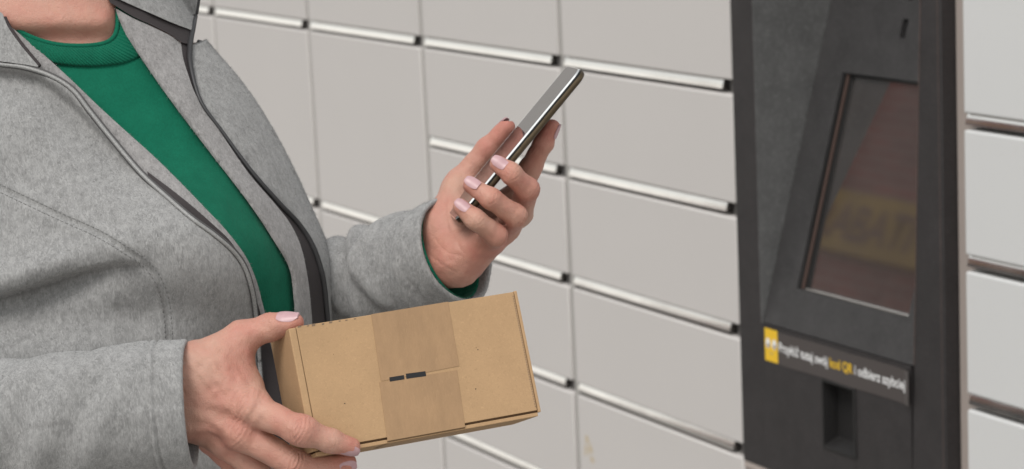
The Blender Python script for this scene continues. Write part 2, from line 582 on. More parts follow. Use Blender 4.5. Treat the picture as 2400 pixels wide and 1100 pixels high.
e0 = 0.0018
slit = [on_plane(2120, 45, SL_P, SL_N), on_plane(2121, 90, SL_P, SL_N)]
lx0, lx1, lz1, lz0 = slit[0][0] - 0.003, slit[0][0] + 0.0105, slit[0][2], slit[1][2]
M_CONS = mat_machine('console_coating', (0.036, 0.0345, 0.035))
console('console_panel', OX0 + e0, sx0, SL_Z0 + e0, OZT - e0, M_CONS)
console('console_panel', sx0, OX1 - e0, SL_Z0 + e0, sz0, M_CONS)
console('console_panel', sx1, OX1 - e0, sz0, sz1, M_CONS)
console('console_panel', sx0, lx0, sz1, OZT - e0, M_CONS)
console('console_panel', lx1, OX1 - e0, sz1, OZT - e0, M_CONS)
console('console_panel', lx0, lx1, sz1, lz0, M_CONS)
console('console_panel', lx0, lx1, lz1, lz1 + 0.028, M_CONS)
console('console_panel', lx0, lx1, lz1 + 0.028 + (lz1 - lz0), OZT - e0, M_CONS)
join([o for o in term.children if o.name.startswith('console_panel')])
console('speaker_slit', lx0 - 0.002, lx1 + 0.002, lz0 - 0.002, lz1 + 0.002, M_BLACK, 0.002, -0.0085)
console('speaker_slit', lx0 - 0.002, lx1 + 0.002, lz1 + 0.026, lz1 + 0.030 + (lz1 - lz0), M_BLACK, 0.002, -0.0085)


def mat_screen():
    """dark glossy display: what shows in it is the shop front across the paving"""
    k = N('dim_display')
    c = k.ramp(k.noise(30, 5, .7), [(0.35, (0.030, 0.026, 0.025)), (0.75, (0.042, 0.034, 0.032))])
    return k.set(c, 0.25, Coat_Weight=1.0, Coat_Roughness=0.03, Coat_IOR=3.0)


M_SCREEN = mat_screen()
M_BEZ = mat_paint('screen_gasket', (0.10, 0.065, 0.055), 0.4)
M_BEZ_DARK = mat_paint('screen_gasket_dark', (0.012, 0.012, 0.012), 0.35)
M_CHROME = mat_paint('screen_lip_grey', (0.55, 0.53, 0.51), 0.25)
M_CHROME.node_tree.nodes['Principled BSDF'].inputs['Metallic'].default_value = 0.9
scr = console('screen', sx0 + 0.0135, sx1, sz0 + 0.0045, sz1 - 0.004, M_SCREEN, 0.004, -0.0125)
console('screen_frame', sx0 + 0.0006, sx0 + 0.0060, sz0 + 0.001, sz1 - 0.001, M_BEZ_DARK, 0.012, -0.002, scr)
console('screen_frame', sx0 + 0.0062, sx0 + 0.0095, sz0 + 0.001, sz1 - 0.001, M_BEZ, 0.012, -0.0045, scr)
console('screen_frame', sx0 + 0.0097, sx0 + 0.0132, sz0 + 0.001, sz1 - 0.001, M_BEZ_DARK, 0.012, -0.0075, scr)
console('screen_frame', sx0 + 0.0135, sx1, sz1 - 0.0038, sz1 - 0.0005, M_BEZ_DARK, 0.012, -0.0045, scr)
console('screen_lip', sx0 + 0.020, sx1 - 0.001, sz0 + 0.0006, sz0 + 0.0042, M_CHROME, 0.012, -0.0010, scr, 0.0012)


def text_mesh(name, body, origin, ex, ez, width, height, mats, parent, fmt=None, off=0.0003):
    """flat printed lettering: fitted to width x height from origin along ex, ez"""
    cu = bpy.data.curves.new(name, 'FONT')
    cu.body = body
    cu.offset = 0.018
    if fmt:
        for i in range(len(body)):
            cu.body_format[i].material_index = fmt[i]
    for m in mats: cu.materials.append(m)
    to = bpy.data.objects.new(name, cu)
    COL.objects.link(to)
    bpy.context.view_layer.update()
    me = bpy.data.meshes.new_from_object(to.evaluated_get(bpy.context.evaluated_depsgraph_get()))
    bpy.data.objects.remove(to)
    co = np.zeros(len(me.vertices) * 3, np.float32); me.vertices.foreach_get('co', co); co = co.reshape(-1, 3)
    lo, hi = co.min(0), co.max(0)
    q = (co - lo) / np.maximum(hi - lo, 1e-9)
    ex, ez = unit(ex), unit(ez)
    nrm = np.cross(ex, ez)
    V = np.asarray(origin) + q[:, :1] * width * ex + q[:, 1:2] * height * ez + nrm * off
    V = V - ORIGIN.get(parent.name, np.zeros(3))
    me.vertices.foreach_set('co', V.astype(np.float32).ravel())
    me.update()
    o = bpy.data.objects.new(name, me)
    COL.objects.link(o)
    o.parent = parent
    return o


text_mesh('sign_lettering', 'RABATI', (-21.75, -13.85, 4.66), (1, 0, 0), (0, 0, 1), 1.75, 0.44, [M_SIGNL], shop_sign, off=-0.012)
# label along the foot of the console
LZ1, LZ0 = 1.55 - 0.8486, 1.55 - 0.9011
LX0, LX1 = -3.0086, -2.6401
M_LAB = mat_paint('label_film', (0.062, 0.052, 0.050), 0.28, 0.05, 0.03)
M_YEL = mat_paint('yellow_print', (0.80, 0.50, 0.02), 0.35)
M_WHT = mat_paint('white_print', (0.80, 0.80, 0.80), 0.4)
M_GRY = mat_paint('grey_print', (0.25, 0.24, 0.25), 0.4)
box_wall('slot_lining', SLX0 + .0005, SLX1 - .0005, 0.0054, 0.05, SLZB, SLZT, M_BLACK, term)
# sticker sheet: flat, then curling off at its right end
xs = np.concatenate([np.linspace(LX0, LX1 - 0.018, 12), np.linspace(LX1 - 0.015, LX1, 6)])
lift = np.where(xs > LX1 - 0.016, (xs - (LX1 - 0.016)) * 0.35, 0.0)
V = []
for x, l_ in zip(xs, lift):
    for z in (LZ0, LZ1):
        V.append((x, YF - 0.0008 - l_, z - 0.0006 * math.sin(x * 40)))
for x, l_ in zip(xs, lift):
    for z in (LZ0, LZ1):
        V.append((x, YF - 0.0002 - l_, z - 0.0006 * math.sin(x * 40)))
n2 = len(xs) * 2
F = []
for i in range(len(xs) - 1):
    a = 2 * i
    F += [(a, a + 2, a + 3, a + 1), (n2 + a, n2 + a + 1, n2 + a + 3, n2 + a + 2), (a, n2 + a, n2 + a + 2, a + 2), (a + 1, a + 3, n2 + a + 3, n2 + a + 1)]
F += [(0, 1, n2 + 1, n2), (n2 - 2, 2 * n2 - 2, 2 * n2 - 1, n2 - 1)]
lab = mesh_obj('instruction_label', V, F, M_LAB, term, smooth=False)
fix_normals(lab)
yx1 = -2.9738
box_wall('yellow_square', LX0 + 0.0005, yx1, YF - 0.0012, YF - 0.0007, LZ0 + 0.0008, LZ1 + 0.0012, M_YEL, lab)


def disc(name, cx, cz, rx, rz, y, mat, parent, n=20):
    V = [(cx + rx * math.cos(2 * math.pi * i / n), y, cz + rz * math.sin(2 * math.pi * i / n)) for i in range(n)]
    o = mesh_obj(name, V, [tuple(range(n))], mat, parent, smooth=False)
    return o


yw = yx1 - LX0
for sgn, cx in ((-1, LX0 + yw * 0.27), (1, LX0 + yw * 0.76)):
    e = disc('eye_mark', cx, LZ0 + 0.0300, yw * 0.17, 0.0085, YF - 0.0014, M_WHT, lab)
    disc('pupil_mark', cx + 0.001, LZ0 + 0.0265, yw * 0.09, 0.004, YF - 0.0016, M_GRY, e)
sm = []
for i in range(9):
    a = math.pi * (1.15 + 0.7 * i / 8)
    sm.append((LX0 + yw * 0.52 + yw * 0.16 * math.cos(a), YF - 0.0014, LZ0 + 0.0195 + 0.005 * math.sin(a)))
V = sm + [(x, y, z - 0.0013) for x, y, z in sm]
mesh_obj('smile_mark', V, [(i, i + 1, 10 + i, 9 + i) for i in range(8)], M_GRY, lab, smooth=False)
txt = 'Przyłóż tutaj swój kod QR i odbierz szybciej'
i0 = txt.index('kod QR')
text_mesh('label_lettering', txt, (yx1 + 0.004, YF - 0.0009, LZ0 + 0.0165), (1, 0, 0), (0, 0, 1), LX1 - 0.0145 - yx1 - 0.004, 0.0215, [M_WHT, M_YEL], lab,
          [1 if i0 <= i < i0 + 6 else 0 for i in range(len(txt))])
# reader slot: rim, sloping sides and dark throat
slot = empty_part = None
rim = 0.0035
mb = bmesh.new()
def slot_ring(x0, x1, z0, z1, y): return [mb.verts.new((x0 - XT0, y, z0)), mb.verts.new((x1 - XT0, y, z0)), mb.verts.new((x1 - XT0, y, z1)), mb.verts.new((x0 - XT0, y, z1))]
r0 = slot_ring(SLX0 - 0.003, SLX1 + 0.003, SLZB - 0.004, SLZT + 0.0025, YF - 0.0004)
r1 = slot_ring(SLX0 - 0.0024, SLX1 + 0.0024, SLZB - 0.0034, SLZT + 0.002, YF - 0.0022)
r2 = slot_ring(SLX0 + 0.001, SLX1 - 0.001, SLZB + 0.001, SLZT - 0.001, YF - 0.0022)
r3 = slot_ring(SLX0 + 0.0016, SLX1 - 0.0015, SLZB + 0.012, SLZT - 0.002, 0.0050)
for a, b in ((r0, r1), (r1, r2), (r2, r3)):
    for i in range(4):
        mb.faces.new((a[i], a[(i + 1) % 4], b[(i + 1) % 4], b[i]))
me = bpy.data.meshes.new('reader_slot'); bmesh.ops.recalc_face_normals(mb, faces=mb.faces); mb.to_mesh(me); mb.free()
me.materials.append(mat_machine('slot_plastic', (0.012, 0.0112, 0.0112)))
so = bpy.data.objects.new('reader_slot', me); COL.objects.link(so); so.parent = term

# ================================================================== PERSON, PARCEL, PHONE
def J(px, py, d):
    """pixel + lens distance -> camera-aligned metres (right, up, towards lens)"""
    return np.array([d * (px - 1200.0) / F_PX, d * (550.0 - py) / F_PX, -d])


def to_world(v):
    v = np.asarray(v, float)
    return CAM + v[..., 0:1] * CR + v[..., 1:2] * CU - v[..., 2:3] * CF


def to_cam(w):
    q = np.asarray(w, float) - CAM
    return np.stack([q @ CR, q @ CU, -(q @ CF)], -1)


# ------------------------------------------------------------------ implicit surfaces
def cone(p, a, b, r1, r2):
    ab = b - a
    t = np.clip(((p - a) @ ab) / max(ab @ ab, 1e-12), 0, 1)
    return np.linalg.norm(p - a - t[:, None] * ab, axis=1) - (r1 + (r2 - r1) * t)


def smin(a, b, k):
    h = np.maximum(k - np.abs(a - b), 0) / k
    return np.minimum(a, b) - h * h * k * 0.25


def chain(p, js, rs, k=0.003):
    d = None
    for i in range(len(js) - 1):
        c = cone(p, js[i], js[i + 1], rs[i], rs[i + 1])
        d = c if d is None else smin(d, c, k)
    return d


def ellipsoid(p, c, r, R=None):
    q = p - c
    if R is not None: q = q @ R
    r = np.asarray(r)
    k0 = np.linalg.norm(q / r, axis=1)
    k1 = np.linalg.norm(q / (r * r), axis=1)
    return k0 * (k0 - 1.0) / np.maximum(k1, 1e-9)


def surface_nets(fn, lo, hi, h, slack=0.003):
    lo = np.asarray(lo, float); hi = np.asarray(hi, float)
    B = 8
    nb = np.ceil((hi - lo) / (h * B)).astype(int)
    n = nb * B
    ci = np.stack(np.meshgrid(*[np.arange(k) for k in nb], indexing='ij'), -1).reshape(-1, 3)
    cc = lo + (ci * B + (B - 1) / 2.0) * h
    dc = fn(cc)
    act = np.abs(dc) < B * h * 0.88 + 2 * h + slack
    vol = np.repeat(np.repeat(np.repeat(np.where(dc < 0, -1.0, 1.0).reshape(nb).astype(np.float32), B, 0), B, 1), B, 2)
    off = np.stack(np.meshgrid(*[np.arange(B)] * 3, indexing='ij'), -1).reshape(-1, 3)
    A = ci[act]
    for s in range(0, len(A), 400):
        blk = A[s:s + 400]
        idx = (blk[:, None] * B + off[None]).reshape(-1, 3)
        vol[idx[:, 0], idx[:, 1], idx[:, 2]] = fn(lo + idx * h)
    S = vol < 0
    c8 = [(0, 0, 0), (1, 0, 0), (0, 1, 0), (1, 1, 0), (0, 0, 1), (1, 0, 1), (0, 1, 1), (1, 1, 1)]
    acc = None
    for a, b, c in c8:
        x = S[a:n[0] - 1 + a, b:n[1] - 1 + b, c:n[2] - 1 + c].astype(np.int8)
        acc = x if acc is None else acc + x
    cells = np.argwhere((acc > 0) & (acc < 8))
    cv = np.stack([vol[cells[:, 0] + a, cells[:, 1] + b, cells[:, 2] + c] for a, b, c in c8], 1)
    es = [(0, 1), (2, 3), (4, 5), (6, 7), (0, 2), (1, 3), (4, 6), (5, 7), (0, 4), (1, 5), (2, 6), (3, 7)]
    pos = np.zeros((len(cells), 3)); cnt = np.zeros(len(cells))
    c8 = np.array(c8, float)
    for a, b in es:
        va, vb = cv[:, a], cv[:, b]
        m = (va < 0) != (vb < 0)
        t = np.where(m, va / np.where(m, va - vb, 1), 0)
        pos += np.where(m[:, None], c8[a] + t[:, None] * (c8[b] - c8[a]), 0)
        cnt += m
    V = lo + (cells + pos / cnt[:, None]) * h
    ids = np.full(tuple(n - 1), -1, np.int32)
    ids[cells[:, 0], cells[:, 1], cells[:, 2]] = np.arange(len(cells))
    F = []
    for ax in range(3):
        o1, o2 = (ax + 1) % 3, (ax + 2) % 3
        sl0 = [slice(None)] * 3; sl1 = [slice(None)] * 3
        sl0[ax] = slice(0, n[ax] - 1); sl1[ax] = slice(1, n[ax])
        ch = np.argwhere(S[tuple(sl0)] != S[tuple(sl1)])
        ch = ch[(ch[:, o1] > 0) & (ch[:, o2] > 0) & (ch[:, o1] < n[o1] - 1) & (ch[:, o2] < n[o2] - 1)]
        ins = S[ch[:, 0], ch[:, 1], ch[:, 2]]
        q = []
        for d1, d2 in ((1, 1), (0, 1), (0, 0), (1, 0)):
            c = ch.copy(); c[:, o1] -= d1; c[:, o2] -= d2
            q.append(ids[c[:, 0], c[:, 1], c[:, 2]])
        q = np.stack(q, 1)
        q[~ins] = q[~ins][:, ::-1]
        F.append(q[(q >= 0).all(1)])
    return V, np.vstack(F)


def vnormals(V, F):
    n = np.cross(V[F[:, 2]] - V[F[:, 0]], V[F[:, 3]] - V[F[:, 1]])
    N_ = np.zeros_like(V)
    for k in range(4):
        np.add.at(N_, F[:, k], n)
    return N_ / np.maximum(np.linalg.norm(N_, axis=1), 1e-12)[:, None]


def relax(V, F, it=2, w=0.5):
    E = np.vstack([F[:, [0, 1]], F[:, [1, 2]], F[:, [2, 3]], F[:, [3, 0]]])
    for _ in range(it):
        s = np.zeros_like(V); c = np.zeros(len(V))
        np.add.at(s, E[:, 0], V[E[:, 1]]); np.add.at(s, E[:, 1], V[E[:, 0]])
        np.add.at(c, E[:, 0], 1); np.add.at(c, E[:, 1], 1)
        V = V * (1 - w) + w * s / c[:, None]
    return V


# ------------------------------------------------------------------ materials of the person and what is held
def mat_skin(name, base, red, nz=1.0):
    k = N(name)
    at = k.n('ShaderNodeAttribute', attribute_name='flush')
    blot = k.ramp(k.noise(70, 4, 0.6), [(0.32, 0.0), (0.72, 1.0)])
    c = k.mix(k.ramp(k.noise(32, 3), [(0.34, 0.0), (0.68, 0.62)]), base, red)
    c = k.mix(at.outputs['Fac'], c, red)
    m = k.n('ShaderNodeMath', operation='MULTIPLY'); k.l(blot, m.inputs[0]); m.inputs[1].default_value = 0.34 * nz
    c = k.mix(m.outputs[0], c, [base[0] * 1.18, base[1] * 1.14, base[2] * 1.08])
    fr = k.ramp(k.noise(480, 2), [(0.66, 0.0), (0.74, 0.30)])
    c = k.mix(fr, c, [base[0] * 0.66, base[1] * 0.50, base[2] * 0.44])
    vor = k.n('ShaderNodeTexVoronoi', Scale=620.0); vor.feature = 'DISTANCE_TO_EDGE'
    k.l(k.co((1, 1, 1.0)), vor.inputs['Vector'])
    h = k.ramp(vor.outputs['Distance'], [(0.0, 0.0), (0.16, 1.0)])
    n1 = k.bump(h, 0.38 * nz, 0.0005)
    n2 = k.bump(k.noise(150, 5, 0.65, dist=0.6), 0.55 * nz, 0.0016, n1)
    return k.set(c, k.ramp(k.noise(180, 3), [(0.3, 0.42), (0.7, 0.58)]), normal=n2, Subsurface_Weight=0.10, Subsurface_Radius=(1.0, 0.36, 0.2), Subsurface_Scale=0.005, Specular_IOR_Level=0.42)


M_SKIN = mat_skin('skin', (0.462, 0.268, 0.204), (0.43, 0.145, 0.112))


def mat_nail():
    k = N('nail_varnish')
    c = k.ramp(k.noise(200, 2), [(0.3, (0.42, 0.255, 0.270)), (0.7, (0.47, 0.29, 0.305))])
    return k.set(c, 0.42, Coat_Weight=0.12, Coat_Roughness=0.25)


M_NAIL = mat_nail()


def mat_fleece(name, dark, light, fine=1.0):
    k = N(name)
    v1 = k.co((1, 1, 1))
    mid = k.noise(165, 4, 0.62, k.co((1, 1, 0.75)), 0.5)
    big = k.noise(48, 3, 0.6, v1, 0.6)
    st = k.noise(330, 4, 0.7, k.co((1.0, 1.6, 0.42), (0.3, 0.5, 0.2)), 1.5)
    c = k.ramp(mid, [(0.36, dark), (0.64, light)])
    lt = [light[i] * 1.30 for i in range(3)]
    dk = [dark[i] * 0.70 for i in range(3)]
    c = k.mix(k.ramp(st, [(0.50, 0.0), (0.68, 0.75)]), c, lt)
    c = k.mix(k.ramp(st, [(0.30, 0.8), (0.47, 0.0)]), c, dk)
    c = k.mix(k.ramp(big, [(0.38, 0.0), (0.66, 0.2)]), c, lt)
    n1 = k.bump(mid, 0.16 * fine, 0.003)
    n2 = k.bump(st, 0.45 * fine, 0.0015, n1)
    return k.set(c, 1.0, normal=n2, Sheen_Weight=0.25, Sheen_Roughness=0.6, Specular_IOR_Level=0.1)


M_FLEECE = mat_fleece('grey_fleece', (0.195, 0.194, 0.192), (0.276, 0.274, 0.271))
M_FLEECE_IN = mat_fleece('grey_fleece_lining', (0.200, 0.193, 0.191), (0.268, 0.259, 0.257), 0.8)
M_TAPE_DK = mat_paint('dark_binding', (0.034, 0.028, 0.029), 0.85, 0.1, 0.4)
M_ZIPTAPE = mat_paint('charcoal_zip_tape', (0.07, 0.068, 0.068), 0.8, 0.1, 0.3)
M_PIPE = mat_paint('black_piping', (0.03, 0.03, 0.032), 0.5, 0.1, 0.3)


def mat_zip():
    k = N('grey_zip_coil')
    w = k.noise(900, 2)
    c = k.ramp(w, [(0.35, (0.19, 0.19, 0.187)), (0.65, (0.29, 0.29, 0.285))])
    return k.set(c, 0.45, normal=k.bump(w, 0.3, 0.0008))


M_ZIP = mat_zip()


def mat_knit():
    k = N('green_knit')
    c = k.ramp(k.noise(60, 4, 0.6), [(0.3, (0.002, 0.098, 0.056)), (0.7, (0.004, 0.122, 0.070))])
    v = k.noise(700, 2, 0.5, k.co((1, 1, 0.6)))
    c = k.mix(k.ramp(v, [(0.35, 0.35), (0.6, 0.0)]), c, (0.002, 0.072, 0.040))
    n = k.bump(v, 0.4, 0.0008)
    return k.set(c, 0.9, normal=k.bump(k.noise(45, 3), 0.25, 0.004, n), Sheen_Weight=0.06, Specular_IOR_Level=0.15)


M_KNIT = mat_knit()
M_THREAD = mat_paint('grey_thread', (0.20, 0.20, 0.197), 0.9, 0.1, 0.3)
M_HAIR = mat_paint('brown_hair', (0.10, 0.055, 0.03), 0.5)
M_DENIM = mat_paint('dark_cloth', (0.03, 0.035, 0.05), 0.9)
M_SHOE = mat_paint('shoe_leather', (0.03, 0.025, 0.022), 0.5)


def mat_card(name, col):
    k = N(name)
    c = k.ramp(k.noise(26, 5, 0.6), [(0.3, [v * 0.93 for v in col]), (0.7, [v * 1.05 for v in col])])
    fib = k.noise(500, 3, 0.7, k.co((0.5, 1.0, 1.3), (0, 0.2, 0.4)), 1.2)
    c = k.mix(k.ramp(fib, [(0.56, 0.0), (0.72, 0.55)]), c, [v * 1.30 for v in col])
    c = k.mix(k.ramp(fib, [(0.28, 0.55), (0.43, 0.0)]), c, [v * 0.72 for v in col])
    sp = k.noise(300, 1, 0.5)
    c = k.mix(k.ramp(sp, [(0.80, 0.0), (0.83, 0.7)]), c, (0.14, 0.085, 0.045))
    n = k.bump(k.noise(34, 3), 0.25, 0.003)
    return k.set(c, 0.85, normal=k.bump(fib, 0.25, 0.0006, n), Specular_IOR_Level=0.25)


M_CARD = mat_card('kraft_cardboard', (0.395, 0.255, 0.140))
M_CARD_IN = mat_paint('cardboard_core', (0.16, 0.09, 0.045), 0.9)
M_INK = mat_paint('black_ink', (0.009, 0.009, 0.011), 0.75)
M_SCUFF = mat_paint("worn_ink", (0.20, 0.135, 0.085), 0.8, 0.3)


def mat_ptape():
    k = N('brown_paper_tape')
    col = (0.315, 0.195, 0.103)
    c = k.ramp(k.noise(30, 5, 0.65, k.co((2.4, 2.4, 0.5))), [(0.3, [v * 0.90 for v in col]), (0.7, [v * 1.08 for v in col])])
    fib = k.noise(420, 3, 0.7, k.co((1.6, 1.6, 0.4)), 1.0)
    c = k.mix(k.ramp(fib, [(0.55, 0.0), (0.72, 0.4)]), c, [v * 1.25 for v in col])
    return k.set(c, 0.55, normal=k.bump(k.noise(55, 4, 0.6, k.co((2, 2, 0.4))), 0.35, 0.002), Specular_IOR_Level=0.4)


M_PTAPE = mat_ptape()


def mat_metal(name, col, rough):
    k = N(name)
    c = k.ramp(k.noise(40, 3), [(0.3, [v * 0.85 for v in col]), (0.7, col)])
    return k.set(c, rough, 0.95)


M_PHONE = mat_metal('bronze_metal', (0.13, 0.10, 0.066), 0.36)
M_PHONE_RIM = mat_metal('polished_steel', (0.92, 0.92, 0.90), 0.12)
M_PHONE_SEAM = mat_paint('black_seal', (0.008, 0.010, 0.010), 0.4)
M_PHONE_DK = mat_metal('dark_bronze_metal', (0.10, 0.085, 0.07), 0.3)


def mat_glass_black():
    k = N('black_phone_glass')
    c = k.ramp(k.noise(30, 3), [(0.3, (0.018, 0.018, 0.019)), (0.7, (0.022, 0.022, 0.023))])
    return k.set(c, 0.06, Coat_Weight=0.25, Coat_Roughness=0.02, Specular_IOR_Level=0.45)


M_PGLASS = mat_glass_black()

# ------------------------------------------------------------------ torso depth as seen along the lens
_xr = np.array([(-400, 250), (-300, 300), (-100, 390), (0, 430), (60, 465), (100, 488), (180, 560), (240, 603), (300, 640), (360, 672), (420, 702), (470, 724),
                (510, 742), (580, 773), (640, 786), (700, 787), (780, 783), (900, 790), (1000, 808), (1120, 840), (1300, 860)], float)
XL = -420.0


_ty = np.arange(-500, 1501, 4.0)


def _table(xs, vs, sig):
    v = np.interp(_ty, xs, vs)
    k = np.exp(-0.5 * (np.arange(-60, 61) * 4.0 / sig) ** 2); k /= k.sum()
    return np.convolve(np.pad(v, 60, mode='edge'), k, mode='valid')


_txr = _table(_xr[:, 0], _xr[:, 1], 14.0)
_tcz = _table([-300, 0, 150, 300, 1200], [2.09, 2.095, 2.105, 2.12, 2.12], 60.0)
_tb = _table([-300, -100, 50, 150, 300, 600, 1200], [.06, .10, .118, .138, .170, .205, .205], 60.0)


def xr_(y): return np.interp(y, _ty, _txr)
def cz_(y): return np.interp(y, _ty, _tcz)
def b_(y): return np.interp(y, _ty, _tb)


def gauss(x, y, cx, cy, sx, sy, ang=0.0):
    c, s = math.cos(ang), math.sin(ang)
    u = (x - cx) * c + (y - cy) * s
    v = -(x - cx) * s + (y - cy) * c
    return np.exp(-(u / sx) ** 2 - (v / sy) ** 2)


def D(x, y):
    x = np.asarray(x, float); y = np.asarray(y, float)
    xr = xr_(y); xc = (xr + XL) / 2; hw = (xr - XL) / 2
    u = np.clip(np.abs((x - xc) / hw), 0, 1)
    shape = np.power(np.maximum(1 - u ** 2.3, 0), 1 / 2.3)
    d = cz_(y) - b_(y) * shape
    fade = np.clip((1 - u) * 4, 0, 1)
    d = d - 0.034 * fade * gauss(x, y, 455, 560, 190, 150, 0.5)         # bust
    d = d + 0.016 * fade * gauss(x, y, 560, 860, 170, 150)               # waist falls back below it
    return d


def seg_dist(x, y, line):
    """distance to a polyline, side sign, and position 0..1 along it"""
    best = np.full(x.shape, 1e9); sd = np.zeros(x.shape); al = np.zeros(x.shape)
    n = len(line) - 1
    for i in range(n):
        a, b = line[i], line[i + 1]
        ab = b - a
        L2 = max(ab @ ab, 1e-9)
        t = np.clip(((x - a[0]) * ab[0] + (y - a[1]) * ab[1]) / L2, 0, 1)
        dx, dy = x - a[0] - t * ab[0], y - a[1] - t * ab[1]
        d = np.hypot(dx, dy)
        m = d < best
        best = np.where(m, d, best)
        sd = np.where(m, np.sign(ab[0] * dy - ab[1] * dx) * d, sd)
        al = np.where(m, (i + t) / n, al)
    return best, sd, al


def vnoise(x, y, s, seed):
    """smooth value noise"""
    r = np.random.default_rng(seed).standard_normal((64, 64))
    u, v = x / s + 31.7, y / s + 17.3
    i, j = np.floor(u).astype(int), np.floor(v).astype(int)
    fu, fv = u - i, v - j
    fu, fv = fu * fu * (3 - 2 * fu), fv * fv * (3 - 2 * fv)
    g_ = lambda a, b: r[a % 64, b % 64]
    return (g_(i, j) * (1 - fu) + g_(i + 1, j) * fu) * (1 - fv) + (g_(i, j + 1) * (1 - fu) + g_(i + 1, j + 1) * fu) * fv


def in_poly(x, y, poly):
    r = np.zeros(x.shape, bool)
    n = len(poly)
    for i in range(n):
        x1, y1 = poly[i]; x2, y2 = poly[(i + 1) % n]
        if y1 == y2: continue
        c = ((y1 > y) != (y2 > y)) & (x < (x2 - x1) * (y - y1) / (y2 - y1) + x1)
        r ^= c
    return r


def panel(name, poly, depth, mat, parent, sp=7.0):
    """cloth sheet: dense triangles inside an outline, laid at depth(x, y)"""
    poly = np.asarray(poly, float)
    keep = [0]
    for i in range(1, len(poly)):
        if np.hypot(*(poly[i] - poly[keep[-1]])) > sp * 0.35: keep.append(i)
    if np.hypot(*(poly[keep[-1]] - poly[0])) < sp * 0.35: keep.pop()
    poly = poly[keep]
    lo, hi = poly.min(0), poly.max(0)
    ys = np.arange(lo[1], hi[1], sp * 0.866)
    pts = []
    for r, yy in enumerate(ys):
        xs = np.arange(lo[0] + (r % 2) * sp * 0.5, hi[0], sp)
        pts.append(np.stack([xs, np.full(xs.shape, yy)], 1))
    pts = np.vstack(pts)
    m = in_poly(pts[:, 0], pts[:, 1], poly)
    pts = pts[m]
    bd, _, _ = seg_dist(pts[:, 0], pts[:, 1], np.vstack([poly, poly[:1]]))
    pts = pts[bd > sp * 0.55]
    allp = np.vstack([poly, pts])
    r = delaunay_2d_cdt([Vector(v) for v in allp], [], [list(range(len(poly)))], 1, 1e-5)
    v2 = np.array([tuple(v) for v in r[0]])
    W = P(v2[:, 0], v2[:, 1], depth(v2[:, 0], v2[:, 1]))
    F = np.array([f[::-1] for f in r[2]], np.int32)
    o = mesh_obj(name, W, F, mat, parent)
    # faces look at the lens
    me = o.data
    nrm = np.zeros(len(me.polygons) * 3, np.float32); me.polygons.foreach_get('normal', nrm)
    if (nrm.reshape(-1, 3) @ CF).mean() > 0:
        me.flip_normals()
    return o


person = empty('person', tuple(np.append(P(250, 900, 2.10)[:2], 0.0)), 'person in a grey fleece jacket over a green jumper, holding a parcel and a phone', 'person')

# ------------------------------------------------------------------ outlines read off the clothes
ZIP = spline([(-160, 138), (-60, 142), (0, 150), (60, 158), (120, 178), (170, 210), (210, 260), (262, 325), (330, 405), (392, 462), (450, 512), (505, 552), (548, 590),
              (575, 630), (592, 685), (600, 745), (606, 820), (612, 900), (622, 1000), (640, 1140)], step=7)
LAP_N = spline([(14, 52), (60, 92), (110, 135), (170, 190), (230, 248), (300, 312), (360, 366), (420, 425), (480, 487), (530, 540), (575, 600), (600, 655), (615, 710),
                (626, 750), (655, 830), (685, 950), (700, 1140)], step=7)
LAP_F = spline([(250, -60), (264, 0), (285, 60), (312, 108), (390, 222), (480, 342), (580, 472), (640, 562), (678, 630), (688, 700), (690, 760), (690, 1140)], step=7)
BAND = spline([(424, 100), (429, 135), (441, 175), (462, 228), (514, 306), (582, 405), (641, 474), (680, 524), (706, 580), (721, 650), (729, 720), (733, 800), (738, 1140)], step=7)
PIPE = spline([(470, -80), (463, 0), (453, 60), (445, 110), (448, 160), (471, 238), (522, 310), (592, 405), (656, 478), (700, 525), (734, 580), (756, 650), (764, 720),
               (768, 780), (772, 900), (780, 1140)], step=7)
NECK = spline([(-70, 15), (0, 44), (60, 80), (120, 101), (180, 107), (235, 103), (264, 89), (275, 62), (274, 30), (264, -5), (248, -60)], step=6)
NECK_B = spline([(-70, 70), (0, 97), (60, 130), (120, 149), (180, 157), (240, 157), (300, 149), (340, 128), (352, 92), (345, 40), (325, -60)], n=len(NECK))
SIL = np.stack([xr_(np.arange(92, 1141, 8.0)), np.arange(92, 1141, 8.0)], 1)

FOLD_ARM = spline([(-420, 860), (-200, 775), (-60, 718), (40, 690), (120, 665), (200, 641), (270, 626), (330, 624), (372, 640)], step=14)
FOLD_LAP = spline([(-160, 172), (-20, 172), (60, 180), (115, 208), (180, 266), (250, 340), (330, 418), (400, 472), (455, 516)], step=14)
SEAM_ARM = spline([(-420, 330), (-200, 380), (-60, 420), (0, 442), (60, 470), (150, 512), (230, 548), (300, 590), (345, 622), (374, 665), (390, 720), (396, 790), (398, 860)], step=10)


